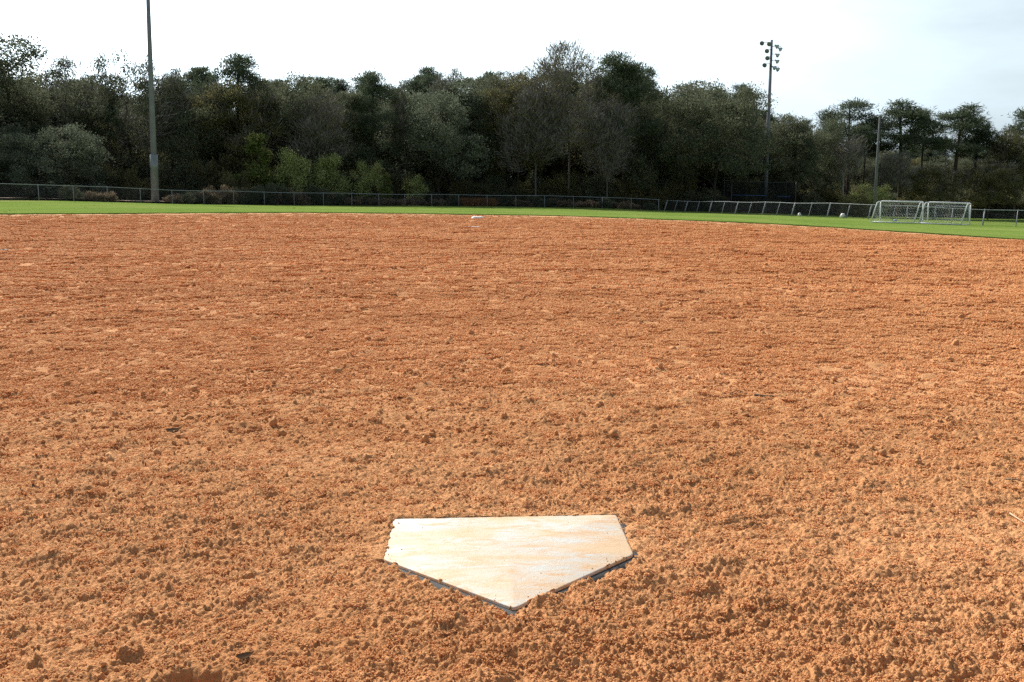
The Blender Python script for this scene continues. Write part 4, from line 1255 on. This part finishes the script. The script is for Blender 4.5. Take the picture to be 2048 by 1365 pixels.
def make_left_pole():
    b = (-31.0, 86.9, -0.05)
    root = empty('light_pole', b, 0, 'tall grey light pole at the left, cut off by the top of the picture', 'light pole', 'field light poles')
    root.rotation_euler = (0, math.radians(0.9), 0)
    H = 23.5
    mb = MB(); mb.tube([(0, 0, -0.3), (0, 0, H * 0.5), (0, 0, H)], [0.29, 0.20, 0.11], 16)
    link('pole', mb.mesh('left_shaft'), M['pole'], root)
    mb = MB(); mb.tube([(0, 0, -0.2), (0, 0, 3.0), (0, 0, 3.02), (0, 0, 3.4), (0, 0, 3.42), (0, 0, 4.2)], [0.33, 0.325, 0.35, 0.35, 0.335, 0.325], 16)
    link('base_sleeve', mb.mesh('left_sleeve'), M['sleeve'], root)
    for z in (-0.3, -1.1, -1.9):
        mb = MB(); mb.tube([(-1.2, -0.16, H + z), (1.2, -0.16, H + z)], 0.035, 6)
        link('cross_arm', mb.mesh('cross_arm'), M['galv'], root)
        for x in (-1.0, -0.5, 0.5, 1.0):
            lamp_head(root, np.array([x, -0.34, H + z - 0.2]), (0.55, -0.72, -0.42))
make_left_pole()
def make_utility_pole():
    b = (35.9, 98.9, gz(35.9, 98.9))
    root = empty('utility_pole', b, 0, 'plain grey pole without lamps standing behind the left soccer goal', 'pole')
    H = 10.0
    mb = MB(); mb.tube([(0, 0, -0.3), (0.02, 0, H * 0.5), (0.05, 0, H)], [0.17, 0.13, 0.09], 12)
    link('pole', mb.mesh('utility_shaft'), M['wood_pole'], root)
    mb = MB(); mb.tube([(0.05, 0, H), (0.05, 0, H + 0.06)], [0.14, 0.05], 12)
    link('cap', mb.mesh('utility_cap'), M['galv'], root)
make_utility_pole()

# ------------------------------------------------------------------ soccer goals
def make_goal(a, b, h, depth, back, label, fine=0.11):
    a, b = np.array(a, float), np.array(b, float)
    za, zb = gz(*a) + 0.04, gz(*b) + 0.04
    c = np.array([(a[0] + b[0]) / 2, (a[1] + b[1]) / 2, (za + zb) / 2])
    root = empty('soccer_goal', tuple(c), 0, label, 'soccer goal', 'soccer goals')
    A = np.array([a[0], a[1], za]) - c; B = np.array([b[0], b[1], zb]) - c
    up = np.array([0, 0, h]); bk = np.array([back[0], back[1], 0.0]); bk = bk / np.linalg.norm(bk)
    D = bk * depth; Ts = bk * depth * 0.38
    def tube(nm, pts, r, m='goal_white'):
        mb = MB(); mb.tube(pts, r, 8); link(nm, mb.mesh(nm), M[m], root)
    w = (B - A) * 0.03
    tube('post', [A, A + up * 0.97], 0.05); tube('post', [B, B + up * 0.97], 0.05)
    tube('crossbar', [A + up * 0.95, A + up + w, B + up - w, B + up * 0.95], 0.05)
    for E in (A, B):
        tube('back_stay', [E + up * 0.985, E + up * 0.97 + Ts * 0.8, E + up * 0.90 + Ts * 1.1, E + D + np.array([0, 0, 0.05])], 0.04)
        tube('side_rail', [E + np.array([0, 0, 0.03]), E + D + np.array([0, 0, 0.03])], 0.035)
    tube('ground_bar', [A + D + np.array([0, 0, 0.03]), B + D + np.array([0, 0, 0.03])], 0.04)
    # net over roof, back and sides
    P0, P1 = [], []
    prof = [up, up * 0.97 + Ts, D + np.array([0, 0, 0.05])]
    L = [np.linalg.norm(prof[i + 1] - prof[i]) for i in range(2)]
    W = np.linalg.norm(B - A); m = int(W / fine)
    for j in range(m + 1):
        e = A + (B - A) * j / m
        for i in range(2): P0.append(e + prof[i]); P1.append(e + prof[i + 1])
    for i in range(2):
        for t in np.linspace(0, 1, max(2, int(L[i] / fine))):
            q = prof[i] * (1 - t) + prof[i + 1] * t; P0.append(A + q); P1.append(B + q)
    for E in (A, B):
        for t in np.linspace(0.04, 0.97, int(h / fine)):
            dx = D * (1 - t) + (Ts if t > 0.9 else Ts * t) * 1.0
            P0.append(E + up * t); P1.append(E + up * t + dx * (1 if t < 0.97 else 0.4))
        for t in np.linspace(0.1, 0.95, 7):
            hh = 0.97 if t < 0.38 else 0.97 * (1 - (t - 0.38) / 0.62)
            P0.append(E + D * t); P1.append(E + D * t + up * hh)
    v, q = prisms(P0, P1, 0.004)
    link('net', np_mesh('goal_net', v, q, None, True), M['net_white'], root)
make_goal((26.9, 72.9), (29.6, 71.9), 1.52, 1.0, (-0.85, -0.53), 'left of the two white soccer goals in front of the leaning fence')
make_goal((29.95, 71.85), (32.55, 70.9), 1.52, 1.0, (-0.85, -0.53), 'right of the two white soccer goals in front of the leaning fence')
make_goal((49.9, 126), (53.0, 125), 1.5, 1.0, (-0.5, -0.85), 'small far soccer goal behind the fence, seen through the left goal', 0.2)
make_goal((51.2, 120.8), (54.6, 119.4), 1.6, 1.1, (-0.4, -0.9), 'small far soccer goal behind the fence, seen through the right goal', 0.2)

# ------------------------------------------------------------------ batting cage net behind the fence
def make_cage():
    c = np.array([24.66, 112.4, gz(27.5, 112)])
    root = empty('batting_cage', tuple(c), 0, 'dark net of a batting cage behind the leaning fence, left of the floodlight pole', 'net')
    W, Hh, Dp = 7.2, 3.75, 4.0
    for x in (0, W):
        for y in (0, Dp):
            mb = MB(); mb.tube([(x, y, -0.2), (x, y, Hh - 0.25 * x / W)], 0.035, 8); link('post', mb.mesh('cage_post'), M['dark_metal'], root)
    mb = MB(); mb.tube([(0.1, -0.03, 2.05), (3.9, -0.03, 1.98)], 0.02, 6); link('cable', mb.mesh('cage_cable'), M['blue'], root)
    mb = MB(); mb.tube([(5.2, -0.03, 1.9), (6.6, -0.03, 1.86)], 0.02, 6); link('cable', mb.mesh('cage_cable'), M['blue'], root)
    for y in (0, Dp):
        mb = MB(); mb.tube([(x, y, Hh - 0.25 * x / W - 0.12 * math.sin(math.pi * x / W)) for x in np.linspace(0, W, 9)], 0.018, 6); link('top_cable', mb.mesh('cage_cable'), M['dark_metal'], root)
    P0, P1 = [], []
    for y in (0.02, Dp - 0.02):
        for x in np.arange(0, W, 0.06): P0.append((x, y, 0.02)); P1.append((x, y, Hh - 0.25 * x / W - 0.12 * math.sin(math.pi * x / W)))
        for z in np.arange(0.03, Hh - 0.3, 0.06): P0.append((0, y, z)); P1.append((W, y, z))
    for x in (0.02, W - 0.02):
        for z in np.arange(0.03, Hh - 0.3, 0.08): P0.append((x, 0, z)); P1.append((x, Dp, z))
        for y in np.arange(0, Dp, 0.08): P0.append((x, y, 0.02)); P1.append((x, y, Hh - 0.25))
    v, q = prisms(P0, P1, 0.005)
    link('net', np_mesh('cage_net', v, q, None, True), M['net_dark'], root)
make_cage()

# ------------------------------------------------------------------ second base and small things
def dome_base(name, x, y, z, s, rz, label, cat):
    rings = []
    for d, h in ((0.0, -0.03), (0.0, 0.015), (-0.02, 0.05), (-0.05, 0.068), (-0.1, 0.076)):
        k = s / 2 + d; p = rounded(np.array([(-k, -k), (k, -k), (k, k), (-k, k)]), min(0.05, k * 0.4), 4)
        rings.append(np.concatenate([p, np.full((len(p), 1), h)], 1))
    o = link(name, loft(name, rings), M['base_canvas']); o.location = (x, y, z); o.rotation_euler = (0.0, 0, rz)
    return tag(o, label, cat)
dome_base('second_base', -1.03, 29.9, gz(-1.03, 29.9) - 0.025, 0.38, 0.12, 'small white second base far out at the back of the infield', 'base')
def slab(name, x, y, size, rz, m, label, cat, dz=0.0, rx=0.0):
    mb = MB(); mb.box((0, 0, 0), size); o = link(name, mb.mesh(name, False), M[m])
    o.location = (x, y, gz(x, y) + dz); o.rotation_euler = (rx, 0.0, rz)
    return tag(o, label, cat)
slab('white_strip', -0.85, 20.4, (0.36, 0.12, 0.05), 0.06, 'base_canvas', 'half-buried white strip in front of second base', 'pitching rubber', -0.019)  # thin white strip of unknown use, mostly sunk in the dirt

def leaf_thing(x, y, s, rz, label, m='deadleaf', curl=0.35, asp=0.5):
    n = 9; V = []
    for i in range(n):
        u = i / (n - 1); w = asp * s * math.sin(math.pi * min(0.999, u ** 0.8)) * 0.5 + 0.0004
        zc = curl * s * (u - 0.5) ** 2 * 2
        for k in (-1, -0.5, 0, 0.5, 1):
            V.append((s * (u - 0.5), w * k, zc + 0.5 * curl * w * abs(k) ** 1.5))
    V = np.array(V); top = V + np.array([0, 0, 0.0007])
    q = []
    for L, o, fl in ((V, 0, 1), (top, len(V), 0)):
        for i in range(n - 1):
            for k in range(4):
                f = (o + i * 5 + k, o + i * 5 + k + 1, o + (i + 1) * 5 + k + 1, o + (i + 1) * 5 + k)
                q.append(f[::-1] if not fl else f)
    o = link('dead_leaf', np_mesh('dead_leaf', np.concatenate([V, top]), q), M[m])
    z = float(dirt_surface(np.array([x]), np.array([y]), np.array([math.hypot(x, y)]))[0])
    o.location = (x, y, z + 0.004); o.rotation_euler = (0.25, -0.12, rz)
    return tag(o, label, 'leaf', 'dead leaves on the dirt')
leaf_thing(-0.885, 2.535, 0.042, 0.2, 'dark curled dead leaf on the dirt, left of and beyond the plate')
leaf_thing(-0.358, 1.253, 0.024, 0.35, 'dark dead leaf beside the shoe print at the bottom edge')
leaf_thing(-0.215, 7.21, 0.06, 0.1, 'dark dead leaf far out on the dirt, in line with second base')
def stick_thing(pts, r, label, m='stick'):
    P = np.array(pts, float)
    z = dirt_surface(P[:, 0], P[:, 1], np.hypot(P[:, 0], P[:, 1]))
    z = np.maximum(z, z.max() - 0.004) + r
    o0 = np.array([P[0, 0], P[0, 1], z[0]])
    mb = MB(); mb.tube(np.concatenate([P, z[:, None]], 1) - o0, np.linspace(r, r * 0.5, len(P)), 6)
    o = link('twig', mb.mesh('twig'), M[m]); o.location = o0
    return tag(o, label, 'twig', 'twigs on the dirt')
stick_thing([(0.755, 3.03), (0.785, 3.022), (0.815, 3.025)], 0.004, 'short dark twig lying on the dirt right of centre')
stick_thing([(1.075, 2.09), (1.09, 2.075), (1.105, 2.06)], 0.002, 'thin twig at the right edge of the dirt')
stick_thing([(0.97, 1.86), (0.975, 1.80), (0.985, 1.75)], 0.0016, 'pale straw lying near the right edge', 'straw')
def scrap(x, y, s, label):
    r = np.random.default_rng(int(abs(x) * 100)); n = 6
    g = np.linspace(-0.5, 0.5, n); X, Y = np.meshgrid(g * s, g * s * 0.6)
    Z = 0.18 * s * r.random((n, n)) + 0.01
    V = np.stack([X + 0.05 * s * r.random((n, n)), Y + 0.05 * s * r.random((n, n)), Z], -1).reshape(-1, 3)
    V2 = V - np.array([0, 0, 0.002])
    i = (np.arange(n - 1)[:, None] * n + np.arange(n - 1)[None]).ravel(); q = np.stack([i, i + 1, i + n + 1, i + n], 1)
    o = link('paper_scrap', np_mesh('paper_scrap', np.concatenate([V, V2]), np.concatenate([q, q[:, ::-1] + n * n]), None, False), M['paper'])
    z = float(dirt_surface(np.array([x]), np.array([y]), np.array([math.hypot(x, y)]))[0])
    o.location = (x, y, z); o.rotation_euler = (0, 0, 0.4)
    return tag(o, label, 'litter', 'white scraps on the dirt')
scrap(-3.17, 6.81, 0.055, 'white crumpled scrap on the left part of the dirt')
scrap(-5.62, 11.0, 0.08, 'white scrap at the very left edge of the dirt')

def lump_bag(name, x, y, s, m, label, cat, group=None, squash=0.9):
    import bmesh
    bm = bmesh.new(); bmesh.ops.create_icosphere(bm, subdivisions=3, radius=1.0)
    for v in bm.verts:
        p = v.co
        k = fbm(np.array([p.x * 1.4 + x + p.z]), np.array([p.y * 1.4 + y - p.z * 0.7]), 95, 4)[0]
        r = 0.5 * s * (1 + 0.55 * k)
        if p.z > 0.75: r *= 1.15 + 0.5 * (p.z - 0.75)
        v.co = Vector((p.x * r, p.y * r * 0.8, max(p.z, -0.6) * r * squash))
        if p.z > 0.7: v.co.x *= 0.7; v.co.y *= 0.7
    me = bpy.data.meshes.new(name); bm.to_mesh(me); bm.free()
    for p in me.polygons: p.use_smooth = True
    o = link(name, me, M[m]); o.location = (x, y, gz(x, y) + 0.04 + 0.28 * s)
    return tag(o, label, cat, group)
lump_bag('plastic_bag', 24.15, 83.8, 0.30, 'bag', 'small white bag at the foot of a slanted fence post, left one', 'bag', 'white bags by the fence', 1.1)
lump_bag('plastic_bag', 26.25, 79.2, 0.42, 'bag', 'larger off-white bag by the leaning fence, nearer the goals', 'bag', 'white bags by the fence')
lump_bag('blue_bag', 28.3, 73.6, 0.26, 'blue', 'blue bundle on the grass inside the left soccer goal', 'bag', None, 0.5)
